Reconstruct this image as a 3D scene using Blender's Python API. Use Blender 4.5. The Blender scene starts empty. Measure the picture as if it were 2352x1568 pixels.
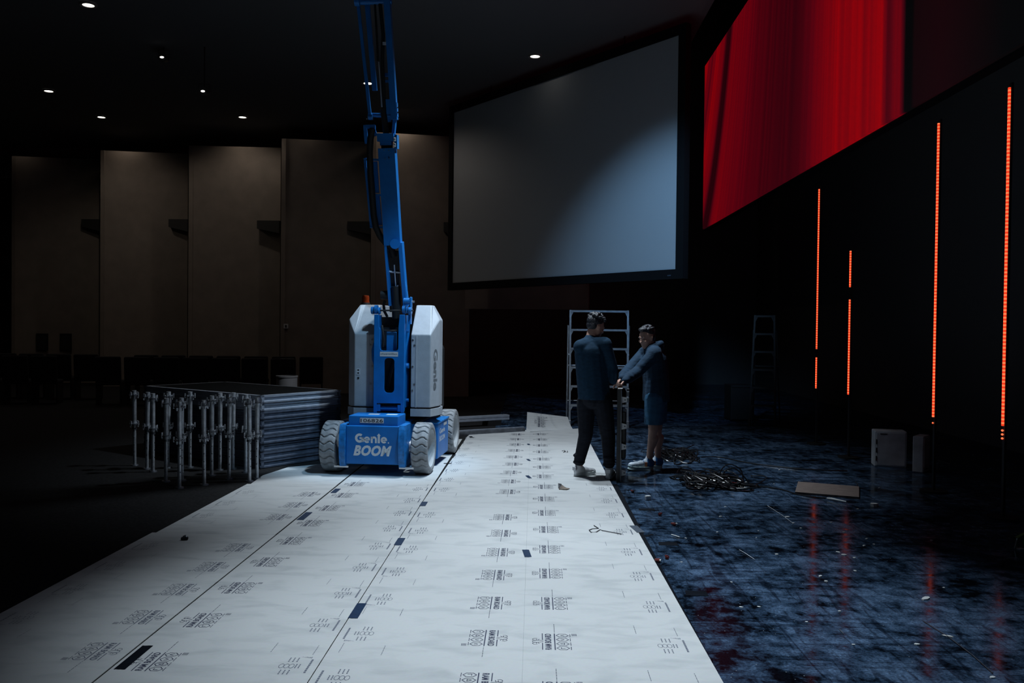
import bpy, bmesh, math, random
from mathutils import Vector, Matrix

# ------------------------------------------------------------------ scene / camera / light
SC = bpy.context.scene
COL = SC.collection
F, CH = 2000.0, 1.62                    # focal length in pixels of a 2352 x 1568 frame, eye height
YAW, PITCH, ROLL = 0.0245, -0.01625, 0.011

fwd = Vector((-math.sin(YAW) * math.cos(PITCH), math.cos(YAW) * math.cos(PITCH), math.sin(PITCH)))
r0 = Vector((math.cos(YAW), math.sin(YAW), 0))
u0 = r0.cross(fwd)
CR = (r0 * math.cos(ROLL) + u0 * math.sin(ROLL)).normalized()
CU = (u0 * math.cos(ROLL) - r0 * math.sin(ROLL)).normalized()
CP = Vector((0, 0, CH))
cam_d = bpy.data.cameras.new('camera')
cam_d.sensor_width = 36.0
cam_d.lens = F / 2352 * 36
cam_d.clip_start = 0.05
cam_d.clip_end = 200
cam = bpy.data.objects.new('camera', cam_d)
m3 = Matrix((CR, CU, -fwd)).transposed()
cam.matrix_world = Matrix.Translation(CP) @ m3.to_4x4()
COL.objects.link(cam)
SC.camera = cam

w = bpy.data.worlds.new('world')
SC.world = w
w.use_nodes = True
w.node_tree.nodes['Background'].inputs[0].default_value = (0.7, 0.85, 1, 1)
w.node_tree.nodes['Background'].inputs[1].default_value = 0.0

vs = SC.view_settings
vs.view_transform = 'Standard'
vs.look = 'None'
vs.gamma = 1
vs.use_curve_mapping = False
vs.exposure = 0.0
SC.cycles.max_bounces = 4
SC.cycles.diffuse_bounces = 2
SC.cycles.glossy_bounces = 2
SC.cycles.sample_clamp_indirect = 4.0


def spot(name, loc, target, power, color, angle, blend, size):
    d = bpy.data.lights.new(name, 'SPOT')
    d.energy = power
    d.color = color
    d.spot_size = math.radians(angle)
    d.spot_blend = blend
    d.shadow_soft_size = size
    o = bpy.data.objects.new(name, d)
    o.location = loc
    o.rotation_euler = (Vector(target) - Vector(loc)).to_track_quat('-Z', 'Y').to_euler()
    COL.objects.link(o)
    return o


def area(name, loc, target, power, color, sx, sy):
    d = bpy.data.lights.new(name, 'AREA')
    d.shape = 'RECTANGLE'
    d.size, d.size_y = sx, sy
    d.energy = power
    d.color = color
    o = bpy.data.objects.new(name, d)
    o.location = loc
    o.rotation_euler = (Vector(target) - Vector(loc)).to_track_quat('-Z', 'Y').to_euler()
    COL.objects.link(o)
    return o


COOL = (0.78, 0.90, 1.0)
# work lights hung from the rig over the covered floor, all above the frame
spot('work_light_stage', (-0.2, 10.4, 6.25), (-0.60, 11.0, 0), 1000, COOL, 88, 0.7, 0.12)
spot('work_light_middle', (0.30, 9.5, 6.25), (0.10, 9.2, 0), 720, COOL, 64, 0.8, 0.12)
spot('work_light_front', (0.26, 4.9, 6.25), (0.26, 5.1, 0), 1850, COOL, 55, 1.0, 0.12)
spot('work_light_lift', (0.5, 7.2, 6.25), (-1.42, 9.6, 1.35), 850, (0.40, 0.70, 1.0), 25, 0.7, 0.12)
# stage wash that spills on the lower corner of the projection screen
spot('stage_wash', (1.2, 8.0, 6.2), (1.92, 13.85, 3.0), 1250, (0.32, 0.62, 1.0), 33, 1.0, 0.12)
# added dim fill light, unseen, above and behind the camera
area('ambient_fill', (-1.5, 3.0, 6.3), (-1.5, 3.4, 0), 14, (0.55, 0.75, 1.0), 7, 11)


# ------------------------------------------------------------------ projection helpers
def ray(px, py):
    return (fwd + CR * ((px - 1176) / F) + CU * ((784 - py) / F)).normalized()


def G(px, py, z=0.0):
    d = ray(px, py)
    return CP + d * ((z - CH) / d.z)


def PY(px, py, Y):
    d = ray(px, py)
    return CP + d * (Y / d.y)


def PX(px, py, X):
    d = ray(px, py)
    return CP + d * (X / d.x)


# ------------------------------------------------------------------ materials
def lin(c):
    c /= 255.0
    return c / 12.92 if c <= 0.04045 else ((c + 0.055) / 1.055) ** 2.4


def S(r, g, b):
    return (lin(r), lin(g), lin(b), 1)


MATS = {}


def mat(name, color, rough=0.6, metal=0.0, spec=0.5, var=0.0, vscale=8.0, bump=0.0, bscale=40.0, emit=None, estr=0.0, stretch=(1, 1, 1)):
    m = bpy.data.materials.new(name)
    m.use_nodes = True
    nt = m.node_tree
    b = nt.nodes['Principled BSDF']
    c = tuple(color) + ((1,) if len(color) == 3 else ())
    b.inputs['Base Color'].default_value = c
    b.inputs['Roughness'].default_value = rough
    b.inputs['Metallic'].default_value = metal
    b.inputs['Specular IOR Level'].default_value = spec
    if var > 0 or bump > 0:
        tc = nt.nodes.new('ShaderNodeTexCoord')
        mp = nt.nodes.new('ShaderNodeMapping')
        mp.inputs['Scale'].default_value = stretch
        nt.links.new(tc.outputs['Object'], mp.inputs['Vector'])
    if var > 0:
        n = nt.nodes.new('ShaderNodeTexNoise')
        n.inputs['Scale'].default_value = vscale
        n.inputs['Detail'].default_value = 3
        nt.links.new(mp.outputs[0], n.inputs['Vector'])
        r = nt.nodes.new('ShaderNodeValToRGB')
        r.color_ramp.elements[0].position = 0.3
        r.color_ramp.elements[1].position = 0.7
        r.color_ramp.elements[0].color = tuple(x * (1 - var) for x in c[:3]) + (1,)
        r.color_ramp.elements[1].color = tuple(min(1, x * (1 + var)) for x in c[:3]) + (1,)
        nt.links.new(n.outputs['Fac'], r.inputs[0])
        nt.links.new(r.outputs[0], b.inputs['Base Color'])
    if bump > 0:
        n2 = nt.nodes.new('ShaderNodeTexNoise')
        n2.inputs['Scale'].default_value = bscale
        n2.inputs['Detail'].default_value = 2
        nt.links.new(mp.outputs[0], n2.inputs['Vector'])
        bp = nt.nodes.new('ShaderNodeBump')
        bp.inputs['Strength'].default_value = bump
        bp.inputs['Distance'].default_value = 0.01
        nt.links.new(n2.outputs['Fac'], bp.inputs['Height'])
        nt.links.new(bp.outputs[0], b.inputs['Normal'])
    if emit:
        b.inputs['Emission Color'].default_value = tuple(emit) + ((1,) if len(emit) == 3 else ())
        b.inputs['Emission Strength'].default_value = estr
    MATS[name] = m
    return m


mat('blue', (0.002, 0.14, 0.45), 0.42, spec=0.45, var=0.12, vscale=6)
mat('blue_worn', (0.01, 0.16, 0.46), 0.45, spec=0.45, var=0.35, vscale=22)
mat('cover_grey', (0.36, 0.38, 0.41), 0.5, var=0.06, vscale=14, bump=0.15, bscale=160)
mat('emboss_shade', (0.12, 0.13, 0.14), 0.6)
mat('deck_black', (0.006, 0.006, 0.006), 0.95, spec=0.02)
mat('black_paint', (0.012, 0.012, 0.013), 0.55)
mat('rubber', (0.010, 0.010, 0.011), 0.6)
mat('tyre', (0.26, 0.27, 0.285), 0.85, var=0.25, vscale=20, bump=0.2, bscale=90)
mat('rim', (0.42, 0.44, 0.46), 0.6, var=0.15, vscale=14)
mat('steel', (0.55, 0.57, 0.60), 0.3, metal=1.0, var=0.15, vscale=30)
mat('chrome', (0.8, 0.82, 0.85), 0.35, metal=0.7)
mat('galvanised', (0.58, 0.62, 0.67), 0.40, metal=0.5, var=0.25, vscale=25, bump=0.1, bscale=80)
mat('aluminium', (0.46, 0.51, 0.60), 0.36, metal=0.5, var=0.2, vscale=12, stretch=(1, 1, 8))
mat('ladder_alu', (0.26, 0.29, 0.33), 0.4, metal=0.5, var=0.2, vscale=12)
mat('deck_alu_shaded', (0.13, 0.155, 0.21), 0.4, metal=0.45, var=0.25, vscale=12)  # aluminium darkened for the shade on the lower decks
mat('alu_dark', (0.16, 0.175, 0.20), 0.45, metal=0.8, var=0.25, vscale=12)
mat('white_print', (0.62, 0.64, 0.66), 0.6)
mat('white_label', (0.55, 0.56, 0.58), 0.6)
mat('ink', (0.012, 0.014, 0.022), 0.7)
mat('amber', (0.28, 0.035, 0.006), 0.25, spec=0.6)
mat('tan_wall', (0.21, 0.18, 0.152), 0.9, var=0.10, vscale=3, bump=0.25, bscale=120)
mat('black_drape', (0.15, 0.15, 0.152), 0.95, spec=0.1)
mat('black_wall', (0.14, 0.14, 0.142), 0.95, spec=0.1)
mat('carpet', (0.020, 0.020, 0.021), 0.95, spec=0.05, var=0.3, vscale=40, bump=0.3, bscale=200)
mat('black_metal', (0.014, 0.014, 0.015), 0.45)
mat('sconce', (0.018, 0.018, 0.018), 0.7)
mat('screen_fabric', (0.40, 0.42, 0.44), 0.85, spec=0.2, var=0.02, vscale=60, bump=0.08, bscale=300)
mat('screen_border', (0.008, 0.008, 0.009), 0.9, spec=0.1)
mat('print_dark', (0.045, 0.052, 0.090), 0.8)
mat('print_mid', (0.13, 0.145, 0.19), 0.8)
mat('print_faint', (0.25, 0.27, 0.30), 0.8)
mat('tape_navy', (0.010, 0.030, 0.075), 0.5, var=0.2, vscale=20, bump=0.2, bscale=60)
mat('tape_grey', (0.06, 0.08, 0.11), 0.5, var=0.2, vscale=20)
mat('tape_black', (0.004, 0.006, 0.010), 0.8, spec=0.08, var=0.3, vscale=8)
mat('sweater', (0.010, 0.034, 0.066), 0.9, spec=0.2, var=0.2, vscale=25, bump=0.5, bscale=9, stretch=(1, 1, 2.2))
mat('denim', (0.007, 0.009, 0.016), 0.85, spec=0.25, var=0.35, vscale=18, bump=0.7, bscale=9, stretch=(1, 1, 2.5))
mat('hoodie', (0.008, 0.030, 0.062), 0.85, spec=0.3, var=0.25, vscale=15, bump=0.9, bscale=8, stretch=(1, 1, 2.5))
mat('shorts', (0.025, 0.10, 0.19), 0.8, spec=0.3, var=0.2, vscale=12, bump=0.9, bscale=9, stretch=(1, 1, 2))
mat('skin', (0.46, 0.27, 0.21), 0.55, var=0.08, vscale=20)
mat('hair', (0.014, 0.016, 0.024), 0.45, spec=0.6, var=0.4, vscale=60, bump=1.0, bscale=90)
mat('shoe_white', (0.62, 0.64, 0.67), 0.55, var=0.06, vscale=20)
mat('shoe_sole', (0.60, 0.64, 0.66), 0.6)
mat('shoe_pale', (0.55, 0.63, 0.72), 0.6, var=0.1, vscale=30)
mat('shoe_blue', (0.02, 0.14, 0.36), 0.6, var=0.2, vscale=30)
mat('shoe_orange', (0.55, 0.17, 0.07), 0.6)
mat('mint', (0.45, 0.60, 0.62), 0.6)
mat('panel_black', (0.011, 0.012, 0.013), 0.42)
mat('latch', (0.55, 0.56, 0.57), 0.5)
mat('cable', (0.008, 0.009, 0.011), 0.30, spec=0.6)
mat('plug', (0.55, 0.57, 0.6), 0.25, metal=1.0)
mat('wood', (0.16, 0.125, 0.11), 0.8, var=0.35, vscale=9, stretch=(1, 8, 1), bump=0.2, bscale=30)
mat('paper', (0.62, 0.64, 0.64), 0.7)
mat('red_bit', (0.10, 0.012, 0.012), 0.5)
mat('box_grey', (0.50, 0.54, 0.58), 0.7, var=0.25, vscale=5)
mat('green_bit', (0.01, 0.22, 0.06), 0.6)
mat('seat', (0.020, 0.020, 0.023), 0.9, spec=0.1)
mat('drum', (0.17, 0.16, 0.16), 0.6, var=0.08, vscale=6)
mat('lamp_lens', (0.8, 0.8, 0.8), 0.5, emit=(1.0, 0.93, 0.82), estr=5.0)
mat('painted_glint', (0.8, 0.8, 0.8), 0.5, emit=(1.0, 0.96, 0.9), estr=1.6)
mat('lamp_trim', (0.20, 0.20, 0.20), 0.5)
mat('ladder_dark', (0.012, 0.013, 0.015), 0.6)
mat('dust', (0.10, 0.13, 0.18), 0.9)
mat('brown_card', (0.20, 0.16, 0.13), 0.8, var=0.3, vscale=30)
mat('crease', (0.42, 0.44, 0.45), 0.9)


def board_material():
    m = mat('ram_board', (0.56, 0.575, 0.58), 0.78, spec=0.25)
    nt = m.node_tree
    b = nt.nodes['Principled BSDF']
    tc = nt.nodes.new('ShaderNodeTexCoord')
    # long smears and scuffs across the board
    mp = nt.nodes.new('ShaderNodeMapping')
    mp.inputs['Scale'].default_value = (1.3, 3.0, 1)
    nt.links.new(tc.outputs['Object'], mp.inputs[0])
    n = nt.nodes.new('ShaderNodeTexNoise')
    n.inputs['Scale'].default_value = 2.6
    n.inputs['Detail'].default_value = 7
    n.inputs['Distortion'].default_value = 0.5
    nt.links.new(mp.outputs[0], n.inputs['Vector'])
    r = nt.nodes.new('ShaderNodeValToRGB')
    r.color_ramp.elements[0].position = 0.30
    r.color_ramp.elements[0].color = (0.47, 0.49, 0.50, 1)
    r.color_ramp.elements[1].position = 0.52
    r.color_ramp.elements[1].color = (0.565, 0.58, 0.585, 1)
    nt.links.new(n.outputs['Fac'], r.inputs[0])
    # fine paper fibres
    n3 = nt.nodes.new('ShaderNodeTexNoise')
    n3.inputs['Scale'].default_value = 60
    n3.inputs['Detail'].default_value = 4
    nt.links.new(tc.outputs['Object'], n3.inputs['Vector'])
    mx = nt.nodes.new('ShaderNodeMix')
    mx.data_type = 'RGBA'
    mx.blend_type = 'MULTIPLY'
    mx.inputs[0].default_value = 0.10
    nt.links.new(r.outputs[0], mx.inputs[6])
    nt.links.new(n3.outputs['Color'], mx.inputs[7])
    nt.links.new(mx.outputs[2], b.inputs['Base Color'])
    bp = nt.nodes.new('ShaderNodeBump')
    bp.inputs['Strength'].default_value = 0.06
    bp.inputs['Distance'].default_value = 0.02
    nt.links.new(n.outputs['Fac'], bp.inputs['Height'])
    nt.links.new(bp.outputs[0], b.inputs['Normal'])


board_material()


def floor_material():
    m = mat('stage_floor', (0.02, 0.03, 0.045), 0.3, spec=0.05)
    nt = m.node_tree
    b = nt.nodes['Principled BSDF']
    tc = nt.nodes.new('ShaderNodeTexCoord')
    # smeared dust: light where scuffed, dark where the paint is clean
    mp = nt.nodes.new('ShaderNodeMapping')
    mp.inputs['Scale'].default_value = (1.0, 1.0, 1)
    nt.links.new(tc.outputs['Object'], mp.inputs[0])

    def noise(scale, detail, rough, dist):
        q_ = nt.nodes.new('ShaderNodeTexNoise')
        q_.inputs['Scale'].default_value = scale
        q_.inputs['Detail'].default_value = detail
        q_.inputs['Roughness'].default_value = rough
        q_.inputs['Distortion'].default_value = dist
        nt.links.new(mp.outputs[0], q_.inputs['Vector'])
        return q_
    n = noise(1.5, 8, 0.66, 0.3)
    nb = noise(8.0, 5, 0.68, 0.25)
    ad = nt.nodes.new('ShaderNodeMath')
    ad.operation = 'MULTIPLY_ADD'
    ad.inputs[1].default_value = 0.55
    nt.links.new(nb.outputs['Fac'], ad.inputs[0])
    ml = nt.nodes.new('ShaderNodeMath')
    ml.operation = 'MULTIPLY'
    ml.inputs[1].default_value = 0.55
    nt.links.new(n.outputs['Fac'], ml.inputs[0])
    nt.links.new(ml.outputs[0], ad.inputs[2])
    r = nt.nodes.new('ShaderNodeValToRGB')
    e = r.color_ramp.elements
    e[0].position, e[0].color = 0.46, (0.003, 0.005, 0.009, 1)
    e[1].position, e[1].color = 0.66, (0.105, 0.180, 0.300, 1)
    x = e.new(0.535)
    x.color = (0.030, 0.058, 0.105, 1)
    nt.links.new(ad.outputs[0], r.inputs[0])
    # specks of grit
    v = nt.nodes.new('ShaderNodeTexVoronoi')
    v.inputs['Scale'].default_value = 16
    nt.links.new(tc.outputs['Object'], v.inputs['Vector'])
    r2 = nt.nodes.new('ShaderNodeValToRGB')
    r2.color_ramp.elements[0].position = 0.035
    r2.color_ramp.elements[0].color = (1, 1, 1, 1)
    r2.color_ramp.elements[1].position = 0.06
    r2.color_ramp.elements[1].color = (0, 0, 0, 1)
    nt.links.new(v.outputs['Distance'], r2.inputs[0])
    mx = nt.nodes.new('ShaderNodeMix')
    mx.data_type = 'RGBA'
    mx.inputs[7].default_value = (0.22, 0.26, 0.30, 1)
    nt.links.new(r2.outputs[0], mx.inputs[0])
    fine = noise(70, 2, 0.7, 0.0)
    rf = nt.nodes.new('ShaderNodeValToRGB')
    rf.color_ramp.elements[0].position = 0.32
    rf.color_ramp.elements[0].color = (0.35, 0.35, 0.35, 1)
    rf.color_ramp.elements[1].position = 0.68
    rf.color_ramp.elements[1].color = (1.0, 1.0, 1.0, 1)
    nt.links.new(fine.outputs['Fac'], rf.inputs[0])
    mg = nt.nodes.new('ShaderNodeMix')
    mg.data_type = 'RGBA'
    mg.blend_type = 'MULTIPLY'
    mg.inputs[0].default_value = 1.0
    nt.links.new(r.outputs[0], mg.inputs[6])
    nt.links.new(rf.outputs[0], mg.inputs[7])
    last = mg
    for k_, (sc_, ro_) in enumerate((((1.3, 15, 1), 0.15), ((11, 1.2, 1), -0.7))):
        mp2 = nt.nodes.new('ShaderNodeMapping')
        mp2.inputs['Scale'].default_value = sc_
        mp2.inputs['Rotation'].default_value = (0, 0, ro_)
        mp2.inputs['Location'].default_value = (k_ * 3.1, k_ * 1.7, 0)
        nt.links.new(tc.outputs['Object'], mp2.inputs[0])
        sn = nt.nodes.new('ShaderNodeTexNoise')
        sn.inputs['Scale'].default_value = 1.0
        sn.inputs['Detail'].default_value = 4
        sn.inputs['Distortion'].default_value = 2.2
        nt.links.new(mp2.outputs[0], sn.inputs['Vector'])
        rs = nt.nodes.new('ShaderNodeValToRGB')
        rs.color_ramp.elements[0].position = 0.34
        rs.color_ramp.elements[0].color = (0.42, 0.42, 0.44, 1)
        rs.color_ramp.elements[1].position = 0.46
        rs.color_ramp.elements[1].color = (1, 1, 1, 1)
        nt.links.new(sn.outputs['Fac'], rs.inputs[0])
        m2 = nt.nodes.new('ShaderNodeMix')
        m2.data_type = 'RGBA'
        m2.blend_type = 'MULTIPLY'
        m2.inputs[0].default_value = 1.0
        nt.links.new(last.outputs[2], m2.inputs[6])
        nt.links.new(rs.outputs[0], m2.inputs[7])
        last = m2
    nt.links.new(last.outputs[2], mx.inputs[6])
    nt.links.new(mx.outputs[2], b.inputs['Base Color'])
    # scuffed areas are matt, clean paint is glossy
    r3 = nt.nodes.new('ShaderNodeValToRGB')
    r3.color_ramp.elements[0].position = 0.50
    r3.color_ramp.elements[0].color = (0.10, 0.10, 0.10, 1)
    r3.color_ramp.elements[1].position = 0.66
    r3.color_ramp.elements[1].color = (0.30, 0.30, 0.30, 1)
    nt.links.new(ad.outputs[0], r3.inputs[0])
    nt.links.new(r3.outputs[0], b.inputs['Roughness'])
    n4 = nt.nodes.new('ShaderNodeTexNoise')
    n4.inputs['Scale'].default_value = 7
    n4.inputs['Detail'].default_value = 3
    nt.links.new(tc.outputs['Object'], n4.inputs['Vector'])
    bp = nt.nodes.new('ShaderNodeBump')
    bp.inputs['Strength'].default_value = 0.018
    bp.inputs['Distance'].default_value = 0.01
    nt.links.new(n4.outputs['Fac'], bp.inputs['Height'])
    nt.links.new(bp.outputs[0], b.inputs['Normal'])


floor_material()


def led_material():
    """Red curtain picture shown on the LED wall (the wall itself gives off the light)."""
    m = bpy.data.materials.new('led_picture')
    MATS['led_picture'] = m
    m.use_nodes = True
    nt = m.node_tree
    b = nt.nodes['Principled BSDF']
    b.inputs['Base Color'].default_value = (0.01, 0.01, 0.01, 1)
    b.inputs['Roughness'].default_value = 0.7
    tc = nt.nodes.new('ShaderNodeTexCoord')
    sp = nt.nodes.new('ShaderNodeSeparateXYZ')
    nt.links.new(tc.outputs['Object'], sp.inputs[0])

    def mth(op, a, bb):
        q = nt.nodes.new('ShaderNodeMath')
        q.operation = op
        for i, s in enumerate((a, bb)):
            if isinstance(s, (int, float)):
                q.inputs[i].default_value = s
            else:
                nt.links.new(s, q.inputs[i])
        return q.outputs[0]
    # object origin sits at the near lower corner: y = distance along the wall, z = height
    y, z = sp.outputs['Y'], sp.outputs['Z']
    t = mth('DIVIDE', mth('SUBTRACT', y, 4.6), 11.0)      # 0 at the dark edge .. 1 at the far end
    t2 = mth('MULTIPLY', mth('MAXIMUM', t, 0.0), mth('MAXIMUM', t, 0.0))
    skew = mth('MULTIPLY', mth('MULTIPLY', mth('SUBTRACT', 3.9, z), 0.055), t2)
    t = mth('SUBTRACT', t, skew)
    r = nt.nodes.new('ShaderNodeValToRGB')
    stops = [(0.0, 0.0), (0.012, 0.62), (0.045, 0.35), (0.06, 1.0), (0.10, 0.75), (0.12, 1.0), (0.155, 0.70),
             (0.17, 0.95), (0.22, 0.72), (0.27, 0.60), (0.30, 0.34), (0.36, 0.22), (0.46, 0.26), (0.55, 0.36), (0.63, 0.50),
             (0.72, 0.62), (0.745, 0.66), (0.775, 0.12), (0.80, 0.10), (0.83, 0.62), (0.90, 0.85), (0.935, 0.45), (0.96, 0.50), (1.0, 0.95)]
    el = r.color_ramp.elements
    el[0].position, el[0].color = 0.0, (0, 0, 0, 1)
    el[1].position = 1.0
    el[1].color = (0.9, 0.9, 0.9, 1)
    for p, vv in stops[1:-1]:
        q = el.new(p)
        q.color = (vv, vv, vv, 1)
    nt.links.new(t, r.inputs[0])
    # narrow vertical folds
    cb = nt.nodes.new('ShaderNodeCombineXYZ')
    nt.links.new(mth('MULTIPLY', t, 60.0), cb.inputs[0])
    nt.links.new(mth('MULTIPLY', z, 0.05), cb.inputs[1])
    n = nt.nodes.new('ShaderNodeTexNoise')
    n.inputs['Scale'].default_value = 1.0
    n.inputs['Detail'].default_value = 5
    n.inputs['Roughness'].default_value = 0.6
    nt.links.new(cb.outputs[0], n.inputs['Vector'])
    fold = mth('ADD', mth('MULTIPLY', n.outputs['Fac'], 1.7), 0.12)
    val = mth('MULTIPLY', r.outputs[0], fold)
    # faint second fold beyond the dark gap
    r4 = nt.nodes.new('ShaderNodeValToRGB')
    e4 = r4.color_ramp.elements
    e4[0].position, e4[0].color = 0.0, (0, 0, 0, 1)
    e4[1].position, e4[1].color = 1.0, (0, 0, 0, 1)
    for p, vv in ((0.55, 0.0), (0.80, 0.05), (0.93, 0.035), (0.945, 0.0)):
        q = e4.new(p)
        q.color = (vv, vv, vv, 1)
    nt.links.new(mth('DIVIDE', y, 4.7), r4.inputs[0])
    val = mth('ADD', val, r4.outputs[0])
    mc = nt.nodes.new('ShaderNodeValToRGB')
    ec = mc.color_ramp.elements
    ec[0].position, ec[0].color = 0.0, (0.0012, 0.0012, 0.0014, 1)
    ec[1].position, ec[1].color = 1.0, (0.36, 0.0004, 0.003, 1)
    q = ec.new(0.15)
    q.color = (0.030, 0.0006, 0.004, 1)
    q = ec.new(0.45)
    q.color = (0.115, 0.0006, 0.006, 1)
    nt.links.new(val, mc.inputs[0])
    nt.links.new(mc.outputs[0], b.inputs['Emission Color'])
    b.inputs['Emission Strength'].default_value = 0.70


led_material()


def strip_material():
    m = bpy.data.materials.new('led_strip')
    MATS['led_strip'] = m
    m.use_nodes = True
    nt = m.node_tree
    b = nt.nodes['Principled BSDF']
    b.inputs['Base Color'].default_value = (0.2, 0.02, 0.01, 1)
    tc = nt.nodes.new('ShaderNodeTexCoord')
    wv = nt.nodes.new('ShaderNodeTexWave')
    wv.bands_direction = 'Z'
    wv.inputs['Scale'].default_value = 9.6
    nt.links.new(tc.outputs['Object'], wv.inputs['Vector'])
    r = nt.nodes.new('ShaderNodeValToRGB')
    r.color_ramp.elements[0].position = 0.25
    r.color_ramp.elements[0].color = (0.85, 0.035, 0.010, 1)
    r.color_ramp.elements[1].position = 0.85
    r.color_ramp.elements[1].color = (1.3, 0.22, 0.08, 1)
    nt.links.new(wv.outputs['Fac'], r.inputs[0])
    nt.links.new(r.outputs[0], b.inputs['Emission Color'])
    b.inputs['Emission Strength'].default_value = 1.15


strip_material()


# ------------------------------------------------------------------ mesh helpers
class MB:
    def __init__(self):
        self.v, self.f, self.s = [], [], []

    def add(self, vs_, fs, smooth=False):
        o = len(self.v)
        self.v += [Vector(p) for p in vs_]
        self.f += [[i + o for i in f] for f in fs]
        self.s += [smooth] * len(fs)
        return self

    def box(self, c, s, rot=None):
        c = Vector(c)
        hx, hy, hz = s[0] / 2, s[1] / 2, s[2] / 2
        ps = [Vector((x, y, z)) for x in (-hx, hx) for y in (-hy, hy) for z in (-hz, hz)]
        if rot is not None:
            ps = [rot @ p for p in ps]
        return self.add([c + p for p in ps], [(0, 1, 3, 2), (4, 6, 7, 5), (0, 4, 5, 1), (2, 3, 7, 6), (0, 2, 6, 4), (1, 5, 7, 3)])

    def b2(self, x0, x1, y0, y1, z0, z1):
        return self.box(((x0 + x1) / 2, (y0 + y1) / 2, (z0 + z1) / 2), (x1 - x0, y1 - y0, z1 - z0))

    def rbox(self, c, s, bev=0.01, seg=2, rot=None):
        bm = bmesh.new()
        bmesh.ops.create_cube(bm, size=1)
        for q in bm.verts:
            q.co = Vector((q.co.x * s[0], q.co.y * s[1], q.co.z * s[2]))
        bmesh.ops.bevel(bm, geom=bm.edges[:] + bm.verts[:], offset=min(bev, min(s) * 0.45), segments=seg, affect='EDGES', profile=0.5)
        return self.bm(bm, c, rot)

    def bm(self, bm, c=(0, 0, 0), rot=None, smooth=False):
        bm.verts.ensure_lookup_table()
        for i, q in enumerate(bm.verts):
            q.index = i
        c = Vector(c)
        vs_ = [c + ((rot @ q.co) if rot is not None else q.co) for q in bm.verts]
        fs = [[q.index for q in f.verts] for f in bm.faces]
        bm.free()
        return self.add(vs_, fs, smooth)

    def prism(self, pts, vec):
        pts = [Vector(p) for p in pts]
        vec = Vector(vec)
        n = len(pts)
        fs = [list(range(n)), list(range(2 * n - 1, n - 1, -1))]
        fs += [(i, (i + 1) % n, (i + 1) % n + n, i + n) for i in range(n)]
        return self.add(pts + [p + vec for p in pts], fs)

    def cyl(self, p0, p1, ra, rb=None, n=14, caps=True):
        rb = ra if rb is None else rb
        p0, p1 = Vector(p0), Vector(p1)
        a = (p1 - p0).normalized()
        h = Vector((0, 0, 1)) if abs(a.z) < 0.9 else Vector((1, 0, 0))
        x = a.cross(h).normalized()
        y = a.cross(x)
        vs_ = []
        for p, r in ((p0, ra), (p1, rb)):
            vs_ += [p + (x * math.cos(2 * math.pi * i / n) + y * math.sin(2 * math.pi * i / n)) * r for i in range(n)]
        self.add(vs_, [(i, (i + 1) % n, n + (i + 1) % n, n + i) for i in range(n)], True)
        if caps:
            self.add(vs_, [list(range(n - 1, -1, -1)), list(range(n, 2 * n))])
        return self

    def tube(self, path, r, n=8, caps=True):
        P = [Vector(p) for p in path]
        rs = r if isinstance(r, (list, tuple)) else [r] * len(P)
        vs_, fs = [], []
        prev = None
        for i, p in enumerate(P):
            a = (P[min(i + 1, len(P) - 1)] - P[max(i - 1, 0)])
            a = a.normalized() if a.length > 1e-9 else Vector((0, 0, 1))
            if prev is None:
                h = Vector((0, 0, 1)) if abs(a.z) < 0.9 else Vector((1, 0, 0))
                x = a.cross(h).normalized()
            else:
                x = (prev - a * prev.dot(a))
                x = x.normalized() if x.length > 1e-6 else a.orthogonal().normalized()
            prev = x
            y = a.cross(x)
            vs_ += [p + (x * math.cos(2 * math.pi * k / n) + y * math.sin(2 * math.pi * k / n)) * rs[i] for k in range(n)]
        for i in range(len(P) - 1):
            fs += [(i * n + k, i * n + (k + 1) % n, (i + 1) * n + (k + 1) % n, (i + 1) * n + k) for k in range(n)]
        self.add(vs_, fs, True)
        if caps:
            m = len(P) - 1
            self.add(vs_, [list(range(n - 1, -1, -1)), list(range(m * n, m * n + n))])
        return self

    def lathe(self, prof, o, axis, n=24):
        """prof: list of (radius, height along axis)"""
        o, a = Vector(o), Vector(axis).normalized()
        h = Vector((0, 0, 1)) if abs(a.z) < 0.9 else Vector((1, 0, 0))
        x = a.cross(h).normalized()
        y = a.cross(x)
        vs_, fs = [], []
        for r, t in prof:
            vs_ += [o + a * t + (x * math.cos(2 * math.pi * k / n) + y * math.sin(2 * math.pi * k / n)) * r for k in range(n)]
        for i in range(len(prof) - 1):
            fs += [(i * n + k, i * n + (k + 1) % n, (i + 1) * n + (k + 1) % n, (i + 1) * n + k) for k in range(n)]
        return self.add(vs_, fs, True)

    def ell(self, c, rad, rot=None, n=14, m=10):
        c = Vector(c)
        vs_, fs = [], []
        for j in range(m + 1):
            th = math.pi * j / m
            for i in range(n):
                p = Vector((rad[0] * math.sin(th) * math.cos(2 * math.pi * i / n), rad[1] * math.sin(th) * math.sin(2 * math.pi * i / n), rad[2] * math.cos(th)))
                vs_.append(c + (rot @ p if rot is not None else p))
        for j in range(m):
            fs += [(j * n + i, j * n + (i + 1) % n, (j + 1) * n + (i + 1) % n, (j + 1) * n + i) for i in range(n)]
        return self.add(vs_, fs, True)

    def cap(self, p0, p1, ra, rb=None, n=12):
        """tapered capsule"""
        rb = ra if rb is None else rb
        self.cyl(p0, p1, ra, rb, n, True)
        self.ell(p0, (ra,) * 3, None, n, 8)
        self.ell(p1, (rb,) * 3, None, n, 8)
        return self

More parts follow.
